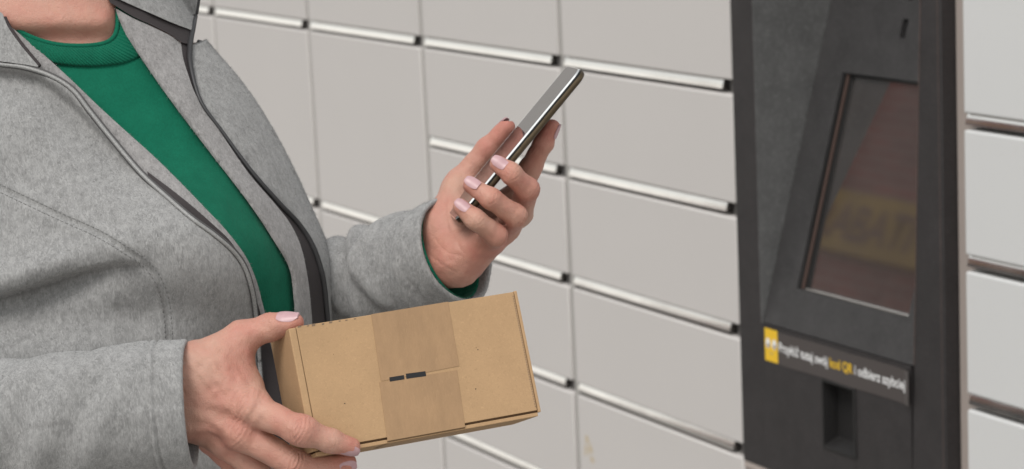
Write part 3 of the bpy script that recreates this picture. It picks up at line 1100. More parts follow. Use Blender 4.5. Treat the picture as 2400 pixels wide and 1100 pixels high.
def near_depth(x, y):
    d = D(x, y) - 0.006
    bd, sd, al = seg_dist(x, y, ZIP)
    r = 12.0
    d = d + 0.006 * (1 - np.sqrt(np.clip(1 - np.clip(1 - bd / r, 0, 1) ** 2, 0, 1)))     # rounded front edge
    bd, sd, al = seg_dist(x, y, FOLD_LAP)
    fade = np.clip((1 - al) * 4, 0, 1)
    up = sd < 0
    d = d + fade * np.where(up, 0.016 * np.exp(-(bd / 12) ** 2), 0.016 * np.exp(-(bd / 75) ** 2))   # lapel stands off the chest
    bd, sd, al = seg_dist(x, y, FOLD_ARM)
    fade = np.clip((1 - al) * 3.2, 0, 1)
    d = d + fade * np.where(sd < 0, 0.019 * np.exp(-(bd / 8) ** 2) - 0.014 * np.exp(-((bd - 42) / 42) ** 2), 0.019 * np.exp(-(bd / 62) ** 2))
    bd, sd, al = seg_dist(x, y, SEAM_ARM)
    d = d + 0.0014 * np.exp(-(bd / 6) ** 2) - 0.0014 * np.exp(-((bd - 15) / 12) ** 2)
    d = d + 0.0030 * vnoise(x, y, 150, 3) + 0.0007 * vnoise(x, y, 62, 4)
    d = d + 0.010 * gauss(x, y, 120, 760, 260, 46, -0.1) + 0.006 * gauss(x, y, 330, 730, 60, 70)
    # soft drag lines running from the armpit to the zip
    q = (x * 0.55 + y * 0.83)
    d = d + 0.0022 * np.sin(q / 46.0 + 0.6 * vnoise(x, y, 120, 9)) * gauss(x, y, 250, 440, 300, 200)
    return d


def far_depth(x, y):
    d = D(x, y)
    bd, _, _ = seg_dist(x, y, PIPE)
    d = d + 0.004 * np.exp(-(bd / 9) ** 2)
    u = np.clip((xr_(y) - x) / 60.0, 0, 1)
    return d + u * (0.0030 * vnoise(x, y, 110, 13) + 0.0012 * vnoise(x, y, 45, 14))


def lip(x, y, line, r=14.0, t=0.006):
    bd, _, _ = seg_dist(x, y, line)
    return t * (1 - np.sqrt(np.clip(1 - np.clip(1 - bd / r, 0, 1) ** 2, 0, 1)))


def nfac_depth(x, y):
    bd, _, _ = seg_dist(x, y, ZIP)
    return D(x, y) + 0.001 + 0.004 * np.clip(1 - bd / 40, 0, 1) + lip(x, y, LAP_N) + 0.0012 * vnoise(x, y, 60, 21)


def ffac_depth(x, y):
    return D(x, y) + 0.002 + lip(x, y, LAP_F) + 0.0012 * vnoise(x, y, 60, 22)


def band_depth(x, y):
    return D(x, y) + 0.0045


def knit_depth(x, y):
    w = 0.0016 * vnoise(x, y, 140, 31) + 0.0005 * vnoise(x, y, 50, 32)
    return D(x, y) + 0.0145 + w


# body of the jacket: near front, its back, and the far front
zi = ZIP[::-1]
bot = 1140.0
near_poly = np.vstack([ZIP, [(500, bot), (300, bot), (0, bot), (-200, bot), (XL + 4, bot)], [(XL + 4, yy) for yy in range(1100, 160, -40)]])
jacket = panel('jacket', near_poly, near_depth, M_FLEECE, person, 5.5)
i0 = np.argmin(np.abs(PIPE[:, 1] - 108))
far_poly = np.vstack([PIPE[i0:], SIL[::-1]])
panel('jacket_front', far_poly, far_depth, M_FLEECE, jacket, 5.5)
# back of the jacket, closing the form behind the outline
yy = np.arange(100, 1141, 40.0)
th = np.linspace(0, np.pi, 40)
V = []
for y in yy:
    xr = xr_(y); xc, hw = (xr + XL) / 2, (xr - XL) / 2
    x = xc + hw * np.cos(th)
    V.append(P(x, np.full(x.shape, y), cz_(y) + 0.001 + 0.16 * np.power(np.abs(np.sin(th)), 0.8)))
V = np.vstack(V)
mesh_obj('jacket_back', V, grid_faces(len(yy), 40), M_FLEECE, jacket)
# linings either side of the opening
k0 = np.argmin(np.abs(LAP_N[:, 0] - 14))
zz = ZIP[np.argmin(np.abs(ZIP[:, 0] - 92)):]
panel('lining', np.vstack([LAP_N, zz[::-1]]), nfac_depth, M_FLEECE_IN, jacket, 6)
tf = spline([(268, 18), (310, 42), (355, 62), (400, 84), (424, 100)], step=7)
lf = LAP_F[np.argmin(np.abs(LAP_F[:, 1] - 20)):]
panel('lining', np.vstack([tf, BAND[1:], lf[::-1]]), ffac_depth, M_FLEECE_IN, jacket, 6)
ip = np.argmin(np.abs(PIPE[:, 1] - 96))
panel('front_binding', np.vstack([BAND, PIPE[ip:][::-1]]), band_depth, M_TAPE_DK, jacket, 6)
wedge = np.vstack([spline([(345, 402), (400, 443), (450, 483), (500, 527), (540, 566), (572, 618), (594, 680), (612, 740), (640, 830), (668, 950), (685, 1130)], step=8),
                   ZIP[(ZIP[:, 1] > 420) & (ZIP[:, 1] < 1128)][::-1]])
panel('zip_tape', wedge, lambda x, y: nfac_depth(x, y) - 0.0035, M_TAPE_DK, jacket, 6)
# collar pieces
cseam_u = spline([(246, -18), (300, 8), (350, 30), (400, 52), (447, 70)], step=7)
cseam_l = spline([(258, 6), (310, 38), (355, 59), (400, 82), (424, 99), (445, 104)], step=7)
pt = PIPE[PIPE[:, 1] < 68]
panel('collar', np.vstack([cseam_u, pt[::-1], [(400, -80), (300, -80), (235, -80)]]), lambda x, y: D(x, y) - 0.002 + 0.0015 * vnoise(x, y, 50, 41), M_FLEECE, jacket, 6)
panel('collar_binding', np.vstack([cseam_u, [(449, 85)], cseam_l[::-1]]), lambda x, y: D(x, y) + 0.001, M_TAPE_DK, jacket, 6)
ncol = np.vstack([spline([(-160, -40), (-60, 6), (0, 28), (10, 44), (20, 66), (50, 108), (90, 155)], step=6), spline([(88, 157), (60, 152), (0, 144), (-60, 138), (-160, 132)], step=6)])
panel('collar', ncol, lambda x, y: D(x, y) - 0.007 + 0.001 * vnoise(x, y, 40, 42), M_FLEECE, jacket, 6)
sm_ = spline([(10, 42), (22, 66), (52, 108), (92, 156)], step=5)
tube('collar_binding', P(sm_[:, 0], sm_[:, 1], D(sm_[:, 0], sm_[:, 1]) - 0.0035), 0.0022, M_TAPE_DK, jacket, 8)
# zip coil, its dark tape, and the far piping
zc = ZIP[(ZIP[:, 1] < 1130)]
zd = near_depth(zc[:, 0] - 3, zc[:, 1]) - 0.0030
tube('zip_coil', P(zc[:, 0], zc[:, 1] + 1, zd), 0.0017, M_ZIP, jacket, 10)
tube('zip_edge', P(zc[:, 0] + 2.6, zc[:, 1] - 3.4, zd + 0.0014), 0.0013, M_ZIPTAPE, jacket, 8)
tube('zip_edge', P(zc[:, 0] - 2.6, zc[:, 1] + 4.4, zd + 0.0016), 0.0012, M_ZIPTAPE, jacket, 8)
pc = PIPE
tube('piping', P(pc[:, 0], pc[:, 1], D(pc[:, 0], pc[:, 1]) + 0.0005), np.interp(pc[:, 1], [-80, 100, 200, 350, 500, 700, 1100], [.0026, .0026, .0016, .0016, .0024, .0028, .0028]), M_PIPE, jacket, 8)
dc = spline([(462, 98), (474, 104), (484, 116), (492, 130)], step=3)
tube('drawcord', P(dc[:, 0], dc[:, 1], 2.104), np.interp(np.linspace(0, 1, len(dc)), [0, .3, 1], [.0022, .0030, .0012]), M_PIPE, jacket, 8)
# armhole stitching: two rows of stitches
for off in (-8.5, 8.5):
    T = np.gradient(SEAM_ARM, axis=0); T /= np.linalg.norm(T, axis=1)[:, None]
    q = SEAM_ARM + off * np.stack([T[:, 1], -T[:, 0]], 1)
    q = spline(q[(q[:, 0] > -60)], step=4)
    dd = near_depth(q[:, 0], q[:, 1])
    Vs, Fs = [], []
    for i in range(0, len(q) - 2, 3):
        a, b = P(q[i, 0], q[i, 1], dd[i] - 0.0002), P(q[i + 2, 0], q[i + 2, 1], dd[i + 2] - 0.0002)
        t = unit(b - a); up = unit(np.cross(t, CF)) * 0.0004
        k = len(Vs)
        Vs += [a + up, a - up, a - CF * 0.0005, b + up, b - up, b - CF * 0.0005]
        Fs += [(k, k + 2, k + 5, k + 3), (k + 2, k + 1, k + 4, k + 5), (k, k + 1, k + 2), (k + 3, k + 5, k + 4)]
    st = mesh_obj('stitching', np.array(Vs), Fs, M_THREAD, jacket)
    st['kind'] = 'stuff'

# ------------------------------------------------------------------ jumper
top = NECK[::1]
right = LAP_F[LAP_F[:, 1] > 110] + np.array([60, 0])
left = LAP_N + np.array([-60, 0])
jump_poly = np.vstack([NECK_B[(NECK_B[:, 0] > -40) & (NECK_B[:, 1] > 60)] - np.array([0, 4]), right, left[left[:, 1] > 110][::-1]])
jumper = panel('jumper', jump_poly, knit_depth, M_KNIT, person, 7)
s_ = np.concatenate([[0], np.cumsum(np.linalg.norm(np.diff(NECK, axis=0), axis=1))])
ns = int(s_[-1] / 1.6)
ss = np.linspace(0, s_[-1], ns)
Tn = np.stack([np.interp(ss, s_, NECK[:, k]) for k in (0, 1)], 1)
Bn = np.stack([np.interp(ss, s_, NECK_B[:, k]) for k in (0, 1)], 1)
tt = np.linspace(0, 1, 14)
G = Tn[:, None] * (1 - tt[None, :, None]) + Bn[:, None] * tt[None, :, None]
rib = 0.0007 * np.cos(2 * np.pi * ss / 7.5)
dep = D(G[..., 0], G[..., 1]) + 0.0130 - 0.0045 * np.sin(np.pi * tt)[None] ** 0.7 + rib[:, None] * np.clip(np.sin(np.pi * tt) * 2, 0, 1)[None] + 0.004 * np.clip((tt - 0.93) / 0.07, 0, 1)[None]
mesh_obj('ribbed_collar', P(G[..., 0], G[..., 1], dep).reshape(-1, 3), grid_faces(ns, 14), M_KNIT, jumper)
nk = spline(NECK, step=5)
tube('collar_rim', P(nk[:, 0], nk[:, 1] + 1, D(nk[:, 0], nk[:, 1]) + 0.0120), 0.0021, M_KNIT, jumper, 10)


# ------------------------------------------------------------------ sleeves
def sleeve(name, path, ra, rb, wr, cuff_len, mat, parent, seg=120, step=0.0028, hem=1.0, inner=1.0):
    """tube in camera metres; ra towards the lens, rb across; rolled hem and inner wall at the hand end"""
    C = spline(path, step=step)
    n = len(C)
    s = np.linspace(0, 1, n)
    L = np.concatenate([[0], np.cumsum(np.linalg.norm(np.diff(C, axis=0), axis=1))])
    T = np.gradient(C, axis=0); T /= np.linalg.norm(T, axis=1)[:, None]
    A = np.array([0, 0, 1.0]) - T * T[:, 2:3]; A /= np.linalg.norm(A, axis=1)[:, None]
    Bv = np.cross(T, A)
    th = np.linspace(0, 2 * np.pi, seg, endpoint=False)
    sA = np.interp(s, np.linspace(0, 1, len(ra)), ra); sB = np.interp(s, np.linspace(0, 1, len(rb)), rb)
    rem = L[-1] - L                                    # distance to the hem
    dr = wr(rem[:, None], th[None, :])
    V = C[:, None] + (sA[:, None] + dr)[..., None] * np.cos(th)[None, :, None] * A[:, None] + (sB[:, None] + dr)[..., None] * np.sin(th)[None, :, None] * Bv[:, None]
    rings = [V]
    # hem: over the edge and back inside
    e = V[-1]; c0 = C[-1]
    for ds, k in ((0.0014, 0.0006), (0.0022, 0.0018), (0.0022, 0.0032), (0.0012, 0.0044), (-0.002, 0.0050), (-0.012, 0.0052), (-0.030, 0.0056), (-0.05, 0.006)):
        rad = e - c0
        rr = rad * (1 - k * hem / np.linalg.norm(rad, axis=1))[:, None]
        rings.append((c0 + rr + T[-1] * (ds * inner if ds < 0 else ds))[None])
    V = np.vstack(rings)
    F = grid_faces(V.shape[0], seg, True)
    o = mesh_obj(name, to_world(V.reshape(-1, 3)), F, mat, parent)
    return fix_normals(o)


def near_wr(rem, th):
    d = 0.0
    px = rem * 3055.0                                   # ~ photo pixels from the hem
    cuff = np.clip((66 - px) / 6, 0, 1)
    d = d + 0.0012 * cuff
    for g_, a_ in ((62.0, .0022), (80.0, .0011)):
        d = d - a_ * np.exp(-((px - g_) / 4.0) ** 2)
    d = d + 0.0007 * np.exp(-((px - 71) / 6.0) ** 2)
    far = np.clip((px - 75) / 60, 0, 1)
    tw = np.angle(np.exp(1j * (th - 0.0)))
    for pos, sl, w, a in ((170, 95, 46, .0042), (290, 90, 50, .0052), (415, 75, 54, .0056), (550, 60, 58, .006)):
        d = d + far * a * np.exp(-((px - pos - sl * tw) / w) ** 2) * (0.55 + 0.45 * np.cos(th - 0.4))
        d = d - far * a * 0.7 * np.exp(-((px - pos - 62 - sl * tw) / w) ** 2) * (0.55 + 0.45 * np.cos(th - 0.4))
    d = d + 0.0007 * vnoise(px + 0 * th, th * 150 + 0 * px, 70, 51)
    return d


near_path = [J(-230, 330, 2.07), J(-340, 620, 2.02), J(-390, 880, 1.95), J(-300, 1010, 1.885), J(-150, 1018, 1.845), J(0, 1006, 1.815), J(150, 985, 1.800), J(300, 960, 1.795), J(400, 950, 1.795), J(441, 947, 1.795)]
near_sleeve = sleeve('sleeve', near_path, [.062, .062, .060, .056, .050, .046, .043, .040, .040], [.066, .066, .062, .058, .057, .0560, .0545, .0520, .0500, .0492], near_wr, 0.02, M_FLEECE, jacket, 150, 0.0013)


def far_wr(rem, th):
    px = rem * 2650.0
    d = 0.0010 * np.clip((60 - px) / 6, 0, 1) - 0.0012 * np.exp(-((px - 62) / 4.0) ** 2)
    far = np.clip((px - 40) / 50, 0, 1)
    tw = np.angle(np.exp(1j * (th - 0.3)))
    for pos, sl, w, a in ((95, 40, 24, .0035), (175, -50, 26, .0045), (245, 45, 24, .005), (300, -30, 26, .005)):
        d = d + far * a * np.exp(-((px - pos - sl * tw) / w) ** 2)
        d = d - far * a * np.exp(-((px - pos - 34 - sl * tw) / w) ** 2)
    return d + 0.0008 * vnoise(px + 0 * th, th * 120 + 0 * px, 60, 61)


far_path = [J(470, 400, 2.25), J(555, 630, 2.235), J(680, 715, 2.175), J(780, 690, 2.132), J(880, 656, 2.098), J(980, 620, 2.062), J(1066, 588, 2.034)]
far_sleeve = sleeve('sleeve', far_path, [.055, .055, .050, .046, .045, .044, .045], [.055, .055, .050, .0455, .0455, .0465, .0475], far_wr, 0.02, M_FLEECE, jacket, 120)
# green cuff inside the far sleeve
kpath = [J(985, 622, 2.0595), J(1010, 613, 2.051), J(1036, 603, 2.042), J(1052, 596, 2.038)]
sleeve('knit_cuff', kpath, [.033, .035, .0378, .0388], [.036, .038, .0408, .0422], lambda rem, th: 0.00012 * np.cos(th * 36) + 0 * rem, 0.01, M_KNIT, jumper, 180, 0.002, 0.35, 0.2)

# ------------------------------------------------------------------ parcel
b_tl = J(676, 769, 1.790)
b_tr = J(1212, 683, 1.858)
ex = b_tr - b_tl
# lower corner lies on its pixel ray at the distance that makes the corner square
q0 = J(731, 1061, 1.0)
t = (ex @ b_tl) / (ex @ q0)
b_bl = q0 * t
ey = b_bl - b_tl
ez = unit(np.cross(ex, ey))
if ez[2] > 0: ez = -ez                        # away from the lens
BL_ = 0.060
BW, BH = np.linalg.norm(ex), np.linalg.norm(ey)
print('parcel', BW, BH, BL_, 'corner depth', -b_bl[2])
ux, uy = unit(ex), unit(ey)
wx, wy, wz = [to_world(v) - CAM for v in (ux, uy, ez)]
w0 = to_world(b_tl)
parcel = empty('parcel', tuple(w0 + wx * BW / 2 + wy * BH + wz * BL_ / 2), 'small brown cardboard parcel with paper tape, held at the waist in one hand', 'parcel')
TK = 0.0030


def bslab(name, u0, u1, v0, v1, z0, z1, mat, parent, bev=0.0006, seg=2):
    """slab in parcel axes: u right, v down, z away from the lens"""
    o = w0 + wx * u0 + wy * v0 + wz * z0
    return box_axes(name, o, wx * (u1 - u0), wy * (v1 - v0), wz * (z1 - z0), mat, parent, bev, seg)


front = bslab('front_panel', 0.0061, BW - 0.0032, 0.0, BH - 0.0012, 0, TK, M_CARD, parcel, 0.0004)
bslab('side_panel', 0.0, 0.0058, 0.0006, BH - 0.0006, -0.0002, BL_, M_CARD, parcel, 0.0009, 3)
bslab('side_panel', BW - 0.0026, BW, -0.0006, BH + 0.0006, 0.0003, BL_, M_CARD, parcel, 0.0007)
bslab('top_panel', 0.006, BW - 0.0028, 0.0008, 0.0036, TK + 0.0005, BL_ - 0.001, M_CARD, parcel)
bslab('bottom_panel', 0.003, BW - 0.0028, BH + 0.0004, BH + 0.0034, 0.0010, BL_, M_CARD, parcel)
bslab('back_panel', 0.006, BW - 0.0028, 0.0038, BH, BL_ - 0.003, BL_ - 0.0002, M_CARD, parcel)
bslab('corrugated_edge', 0.004, BW - 0.003, BH - 0.004, BH + 0.0002, TK + 0.0004, TK + 0.002, M_CARD_IN, parcel, 0)


def face_uv(px, py):
    q = on_plane(px, py, w0, wz) - w0
    return q @ wx, q @ wy


def face_quad(name, pts, lift, thick, mat, parent, nu=2, nv=2):
    """thin sheet lying on the front face through four pixel corners (ring order), with thickness"""
    c = [np.array(face_uv(*p)) for p in pts]
    V = []
    for z in (-lift - thick, -lift):
        for q in c:
            V.append(w0 + wx * q[0] + wy * q[1] + wz * z)
    o = mesh_obj(name, V, hexa([0] * 8)[1], mat, parent, smooth=False)
    return fix_normals(o)


tape_u = face_quad('paper_tape', [(870, 737), (1050, 707.5), (1076, 858), (893, 894)], 0.00015, 0.00025, M_PTAPE, parcel)
tape_l = face_quad('paper_tape', [(889, 897), (1071, 868), (1090, 1001), (908, 1034)], 0.00010, 0.00025, M_PTAPE, parcel)
# lower tape turns under the bottom edge
uA, vA = face_uv(908, 1034); uB, vB = face_uv(1090, 1001)
vb = BH + 0.0036
V = []
for u_, v_ in ((uA, vA), (uB, vB)):
    V += [w0 + wx * u_ + wy * v_ - wz * 0.00035, w0 + wx * u_ + wy * (BH + 0.0010) - wz * 0.0003, w0 + wx * u_ + wy * vb + wz * 0.0016, w0 + wx * u_ + wy * (vb + 0.0003) + wz * 0.04]
mesh_obj('paper_tape', V, [(0, 4, 5, 1), (1, 5, 6, 2), (2, 6, 7, 3)], M_PTAPE, parcel)
uA, vA = face_uv(870, 737); uB, vB = face_uv(1050, 707.5)
V = []
for u_, v_ in ((uA, vA), (uB, vB)):
    V += [w0 + wx * u_ + wy * v_ - wz * 0.0004, w0 + wx * u_ - wy * 0.0002 - wz * 0.0003, w0 + wx * u_ - wy * 0.0004 + wz * 0.002, w0 + wx * u_ + wy * 0.0005 + wz * 0.04]
mesh_obj('paper_tape', V, [(0, 4, 5, 1), (1, 5, 6, 2), (2, 6, 7, 3)], M_PTAPE, parcel)
face_quad('printed_bar', [(912, 885), (946, 879.5), (947.5, 889.5), (913.5, 895)], 0.0002, 0.0003, M_INK, front)
face_quad('printed_bar', [(950.5, 876.5), (996.5, 870.5), (998.5, 882), (952.5, 888.5)], 0.0002, 0.0003, M_INK, front)
# scuffed print remains along the top edge
for (px, py, w, h_) in ((702, 766, 9, 4), (722, 764, 5, 3), (735, 762, 9, 6), (757, 760, 6, 4), (775, 756, 8, 4), (796, 753, 5, 3), (812, 751, 6, 2.5), (832, 748, 5, 2.5), (1115, 912, 2.5, 2.5), (808, 946, 3.5, 2), (1120, 820, 2.5, 2)):
    c_ = (px, py)
    face_quad('ink_scuff', [(px - w / 2, py - h_ / 2 + w * .08), (px + w / 2, py - h_ / 2 - w * .08), (px + w * .4, py + h_ / 2 - w * .08), (px - w * .45, py + h_ / 2 + w * .08)], 0.00004, 0.00006, M_INK if py > 770 else M_SCUFF, front)
# perforation along the right-hand fold
Vs, Fs = [], []
for i in range(46):
    v0_ = 0.003 + i * (BH - 0.006) / 46
    for u_, v_, z_ in ((BW - 0.0046, v0_, -0.0001), (BW - 0.0038, v0_, -0.0001), (BW - 0.0038, v0_ + 0.0011, -0.0001), (BW - 0.0046, v0_ + 0.0011, -0.0001)):
        Vs.append(w0 + wx * u_ + wy * v_ + wz * z_)
    Fs.append((4 * i, 4 * i + 1, 4 * i + 2, 4 * i + 3))
pf = mesh_obj('perforation', Vs, Fs, M_SCUFF, front, smooth=False)
pf['kind'] = 'stuff'


def fd(px, py):
    """lens distance of the parcel's front plane at a pixel"""
    q = on_plane(px, py, w0, wz) - CAM
    return q @ CF


# ------------------------------------------------------------------ phone
n0, n1 = J(1066, 516, 1.966), J(1360, 160, 1.966)     # near long edge, screen side
pl = unit(n1 - n0)
PLEN = np.linalg.norm(n1 - n0)
fa = J(1336, 144, 2.037) - n1
pwid = unit(fa - pl * (fa @ pl))
PW = 0.072
pn = unit(np.cross(pl, pwid))                         # screen normal
if pn[0] > 0: pn = -pn
PT = 0.0085
print('phone', PLEN, 'normal', pn)
pc_ = n0 + pl * PLEN / 2 + pwid * PW / 2 - pn * PT / 2
phone = empty('phone', tuple(to_world(pc_)), 'slim smartphone with a shiny bronze edge, held upright at a slant in the hand', 'phone')
phw = [to_world(v) - CAM for v in (pl, pwid, pn)]
pcw = to_world(pc_)


def rrect(L, W, r, n=8):
    out = []
    for cx, cy, a0 in ((L / 2 - r, W / 2 - r, 0), (-L / 2 + r, W / 2 - r, 90), (-L / 2 + r, -W / 2 + r, 180), (L / 2 - r, -W / 2 + r, 270)):
        for i in range(n + 1):
            a = math.radians(a0 + 90 * i / n)
            out.append((cx + r * math.cos(a), cy + r * math.sin(a)))
    return np.array(out)


def phone_loft(name, prof, mat, parent, r=0.0105, sharp=50):
    """stack of rounded rectangles: (inset, height) pairs"""
    rings = []
    for ins, z in prof:
        q = rrect(PLEN - 2 * ins, PW - 2 * ins, max(r - ins, 0.001))
        rings.append(pcw + q[:, :1] * phw[0] + q[:, 1:] * phw[1] + z * phw[2])
    m = len(rings[0])
    F = [tuple(f) for f in grid_faces(len(rings), m, True)] + [tuple(range(m))[::-1], tuple(range((len(rings) - 1) * m, len(rings) * m))]
    o = mesh_obj(name, np.vstack(rings), F, mat, parent)
    fix_normals(o); shade_auto(o, sharp)
    return o


h2 = PT / 2
body_p = phone_loft('frame', [(0.0022, -h2 + 0.0006), (0.0008, -h2 + 0.0012), (0.0001, -h2 + 0.0026), (0.0, -0.0006), (0.0002, h2 - 0.0034), (0.0009, h2 - 0.0030)], M_PHONE, phone)
phone_loft('seam', [(0.0010, h2 - 0.0031), (0.0005, h2 - 0.0029), (0.0005, h2 - 0.0016), (0.0010, h2 - 0.0015)], M_PHONE_SEAM, phone)
phone_loft('polished_rim', [(0.0008, h2 - 0.0017), (0.0002, h2 - 0.0015), (0.0013, h2 - 0.0002), (0.0015, h2 - 0.0006)], M_PHONE_RIM, phone, sharp=12)
phone_loft('screen_glass', [(0.0014, h2 - 0.0009), (0.0014, h2 - 0.0004), (0.0018, h2 - 0.0002)], M_PGLASS, phone, sharp=5)
phone_loft('back_glass', [(0.0050, -h2), (0.0034, -h2 + 0.0001), (0.0022, -h2 + 0.0005)], M_PHONE_DK, phone)
for a, b in ((0.030, 0.052), (0.0, 0.010)):
    # keys on the near long edge
    c = pcw + phw[0] * (a) - phw[1] * (PW / 2 + 0.0004) - phw[2] * 0.0011
    box_axes('side_key', c, phw[0] * (b - a), phw[1] * 0.0012, phw[2] * 0.0022, M_PHONE, body_p, 0.0004, 2)

# ------------------------------------------------------------------ hands
def wrinkle(V, Nn, c, axis, dorsal, r, amp, lam, w, count_red=None):
    """creases across a joint on its back"""
    q = V - c
    t = q @ axis
    side = (q - t[:, None] * axis)
    rr = np.linalg.norm(side, axis=1)
    dm = np.clip((side @ dorsal) / np.maximum(rr, 1e-9) * 1.6 - 0.25, 0, 1)
    m = (np.abs(t) < 3 * w) & (rr < r * 1.7)
    lat = side @ np.cross(axis, dorsal)
    bow = t + 0.35 * lat * lat / r * np.sign(t + 1e-9)
    d = np.where(m, -amp * (0.5 + 0.5 * np.cos(2 * np.pi * bow / lam)) * np.exp(-(t / w) ** 2) * dm, 0)
    return d


# ---- hand on the parcel (her right), back of the hand towards the lens
mm = 0.001
I_MCP = J(590, 956, 1.791); I_PIP = J(705, 1009, fd(705, 1009) - 10.4 * mm); I_DIP = J(774, 1033, fd(774, 1033) - 9.0 * mm); I_TIP = J(822, 1047, fd(822, 1047) - 7.3 * mm)
M_MCP = J(562, 1014, 1.796); M_PIP = J(688, 1086, 1.793); M_DIP = J(758, 1098, 1.803); M_TIP = J(814, 1086, 1.806)
R_MCP = J(524, 1036, 1.812); R_PIP = J(632, 1132, 1.816); R_DIP = J(705, 1140, 1.832); R_TIP = J(765, 1122, 1.842)
L_MCP = J(496, 1030, 1.834); L_PIP = J(575, 1128, 1.846); L_DIP = J(630, 1138, 1.858); L_TIP = J(680, 1124, 1.866)
T_CMC = J(470, 868, 1.806); T_MCP = J(566, 789, 1.812); T_IP = J(636, 766, 1.812); T_TIP = J(692, 753.5, 1.803)
W_T = J(352, 884, 1.800); W_B = J(352, 966, 1.803); H_T = J(452, 876, 1.801); H_B = J(452, 968, 1.806)


def fn_right(p):
    palm = chain(p, [W_T, H_T], [23 * mm, 22 * mm])
    palm = smin(palm, chain(p, [W_B, H_B], [22 * mm, 21 * mm]), 0.02)
    palm = smin(palm, cone(p, H_T, I_MCP, 16 * mm, 11.6 * mm), 0.014)
    palm = smin(palm, cone(p, J(460, 925, 1.803), M_MCP, 15 * mm, 11.4 * mm), 0.014)
    palm = smin(palm, cone(p, H_B, R_MCP, 13.5 * mm, 10.4 * mm), 0.012)
    palm = smin(palm, cone(p, H_B, L_MCP, 15 * mm, 10 * mm), 0.012)
    palm = smin(palm, cone(p, J(520, 870, 1.806), J(572, 926, 1.802), 17 * mm, 13 * mm), 0.02)       # web muscle
    palm = smin(palm, cone(p, J(556, 838, 1.812), J(580, 890, 1.808), 9 * mm, 9 * mm), 0.014)
    thumb = chain(p, [T_CMC, T_MCP, T_IP, T_TIP], [15.5 * mm, 12.2 * mm, 10.4 * mm, 6.3 * mm], 0.004)
    thumb = smin(thumb, ellipsoid(p, T_IP + (T_TIP - T_IP) * 0.62, (11 * mm, 7.2 * mm, 8.5 * mm)), 0.006)
    index = chain(p, [I_MCP, I_PIP, I_DIP, I_TIP], [12.6 * mm, 10.4 * mm, 9.0 * mm, 7.2 * mm], 0.004)
    index = smin(index, cone(p, I_PIP - (I_PIP - I_MCP) * 0.05, I_PIP + (I_DIP - I_PIP) * 0.05, 10.9 * mm, 10.7 * mm), 0.006)
    mid = chain(p, [M_MCP, M_PIP, M_DIP, M_TIP], [12.2 * mm, 10.4 * mm, 9.0 * mm, 7.4 * mm], 0.004)
    ring = chain(p, [R_MCP, R_PIP, R_DIP, R_TIP], [10.6 * mm, 8.8 * mm, 7.7 * mm, 6.3 * mm], 0.004)
    lit = chain(p, [L_MCP, L_PIP, L_DIP, L_TIP], [10 * mm, 7.8 * mm, 6.8 * mm, 5.8 * mm], 0.004)
    d = smin(palm, thumb, 0.016)
    for f in (index, mid, ring, lit):
        d = np.minimum(d, smin(palm, f, 0.009))
    # tendons over the back of the hand and the knuckles
    up = np.array([0, 0, 1.0])
    for a, b, ra, rb, za, zb, k in ((J(462, 930, 1.803), I_MCP, 2.2, 2.6, 15.2, 10.2, 0.007), (J(470, 965, 1.803), M_MCP, 2.2, 2.6, 16.2, 10.2, 0.007),
                                    (J(470, 990, 1.806), R_MCP, 2.0, 2.4, 15.0, 9.4, 0.006)):
        d = smin(d, cone(p, a + up * za * mm, b + up * zb * mm, ra * mm, rb * mm), k)
    for c, r, z in ((I_MCP, 7.0, 6.6), (M_MCP, 7.0, 6.4), (R_MCP, 6.2, 6.0)):
        d = smin(d, np.linalg.norm(p - c - up * z * mm, axis=1) - r * mm, 0.009)
    # veins
    for pts in ([(448, 1004, 14.6), (490, 1000, 15.5), (530, 1010, 12.5)], [(470, 905, 18.0), (515, 925, 16.5), (545, 960, 14.5)]):
        js = [J(x, y, 1.803) + up * z * mm for x, y, z in pts]
        d = smin(d, chain(p, js, [1.2 * mm] * len(js)), 0.005)
    return d


V, F = surface_nets(fn_right, J(340, 1160, 1.9) - np.array([0, 0, 0.0]), J(860, 715, 1.745), 0.0010)
V = relax(V, F, 2, 0.5)
Nn = vnormals(V, F)
disp = np.zeros(len(V))
up = np.array([0, 0, 1.0])
def dors(v, ax):
    v = np.asarray(v, float); ax = unit(ax); return unit(v - ax * (v @ ax))
for c, ax, dv, r, a, lam, w in ((I_PIP, I_DIP - I_MCP, (0, 0.15, 1), 10.4 * mm, 1.15 * mm, 3.0 * mm, 5.6 * mm), (I_DIP, I_TIP - I_PIP, (0, -0.2, 1), 9 * mm, 0.45 * mm, 2.4 * mm, 3.0 * mm),
                                (M_PIP, M_DIP - M_MCP, (0, 0.2, 1), 10.4 * mm, 1.15 * mm, 3.0 * mm, 5.4 * mm), (M_DIP, M_TIP - M_PIP, (0, 0, 1), 9 * mm, 0.4 * mm, 2.4 * mm, 3 * mm),
                                (T_IP, T_TIP - T_MCP, (0.1, 0.7, 0.7), 10.4 * mm, 0.5 * mm, 2.7 * mm, 4.5 * mm), (I_MCP, I_PIP - I_MCP, (0, 0.2, 1), 12 * mm, 0.55 * mm, 3.6 * mm, 8 * mm),
                                (M_MCP, M_PIP - M_MCP, (0, 0.2, 1), 12 * mm, 0.55 * mm, 3.6 * mm, 8 * mm)):
    ax = unit(ax)
    disp += wrinkle(V, Nn, c, ax, dors(dv, ax), r, a, lam, w)
pxv = V[:, 0] / -V[:, 2] * F_PX + 1200; pyv = 550 - V[:, 1] / -V[:, 2] * F_PX
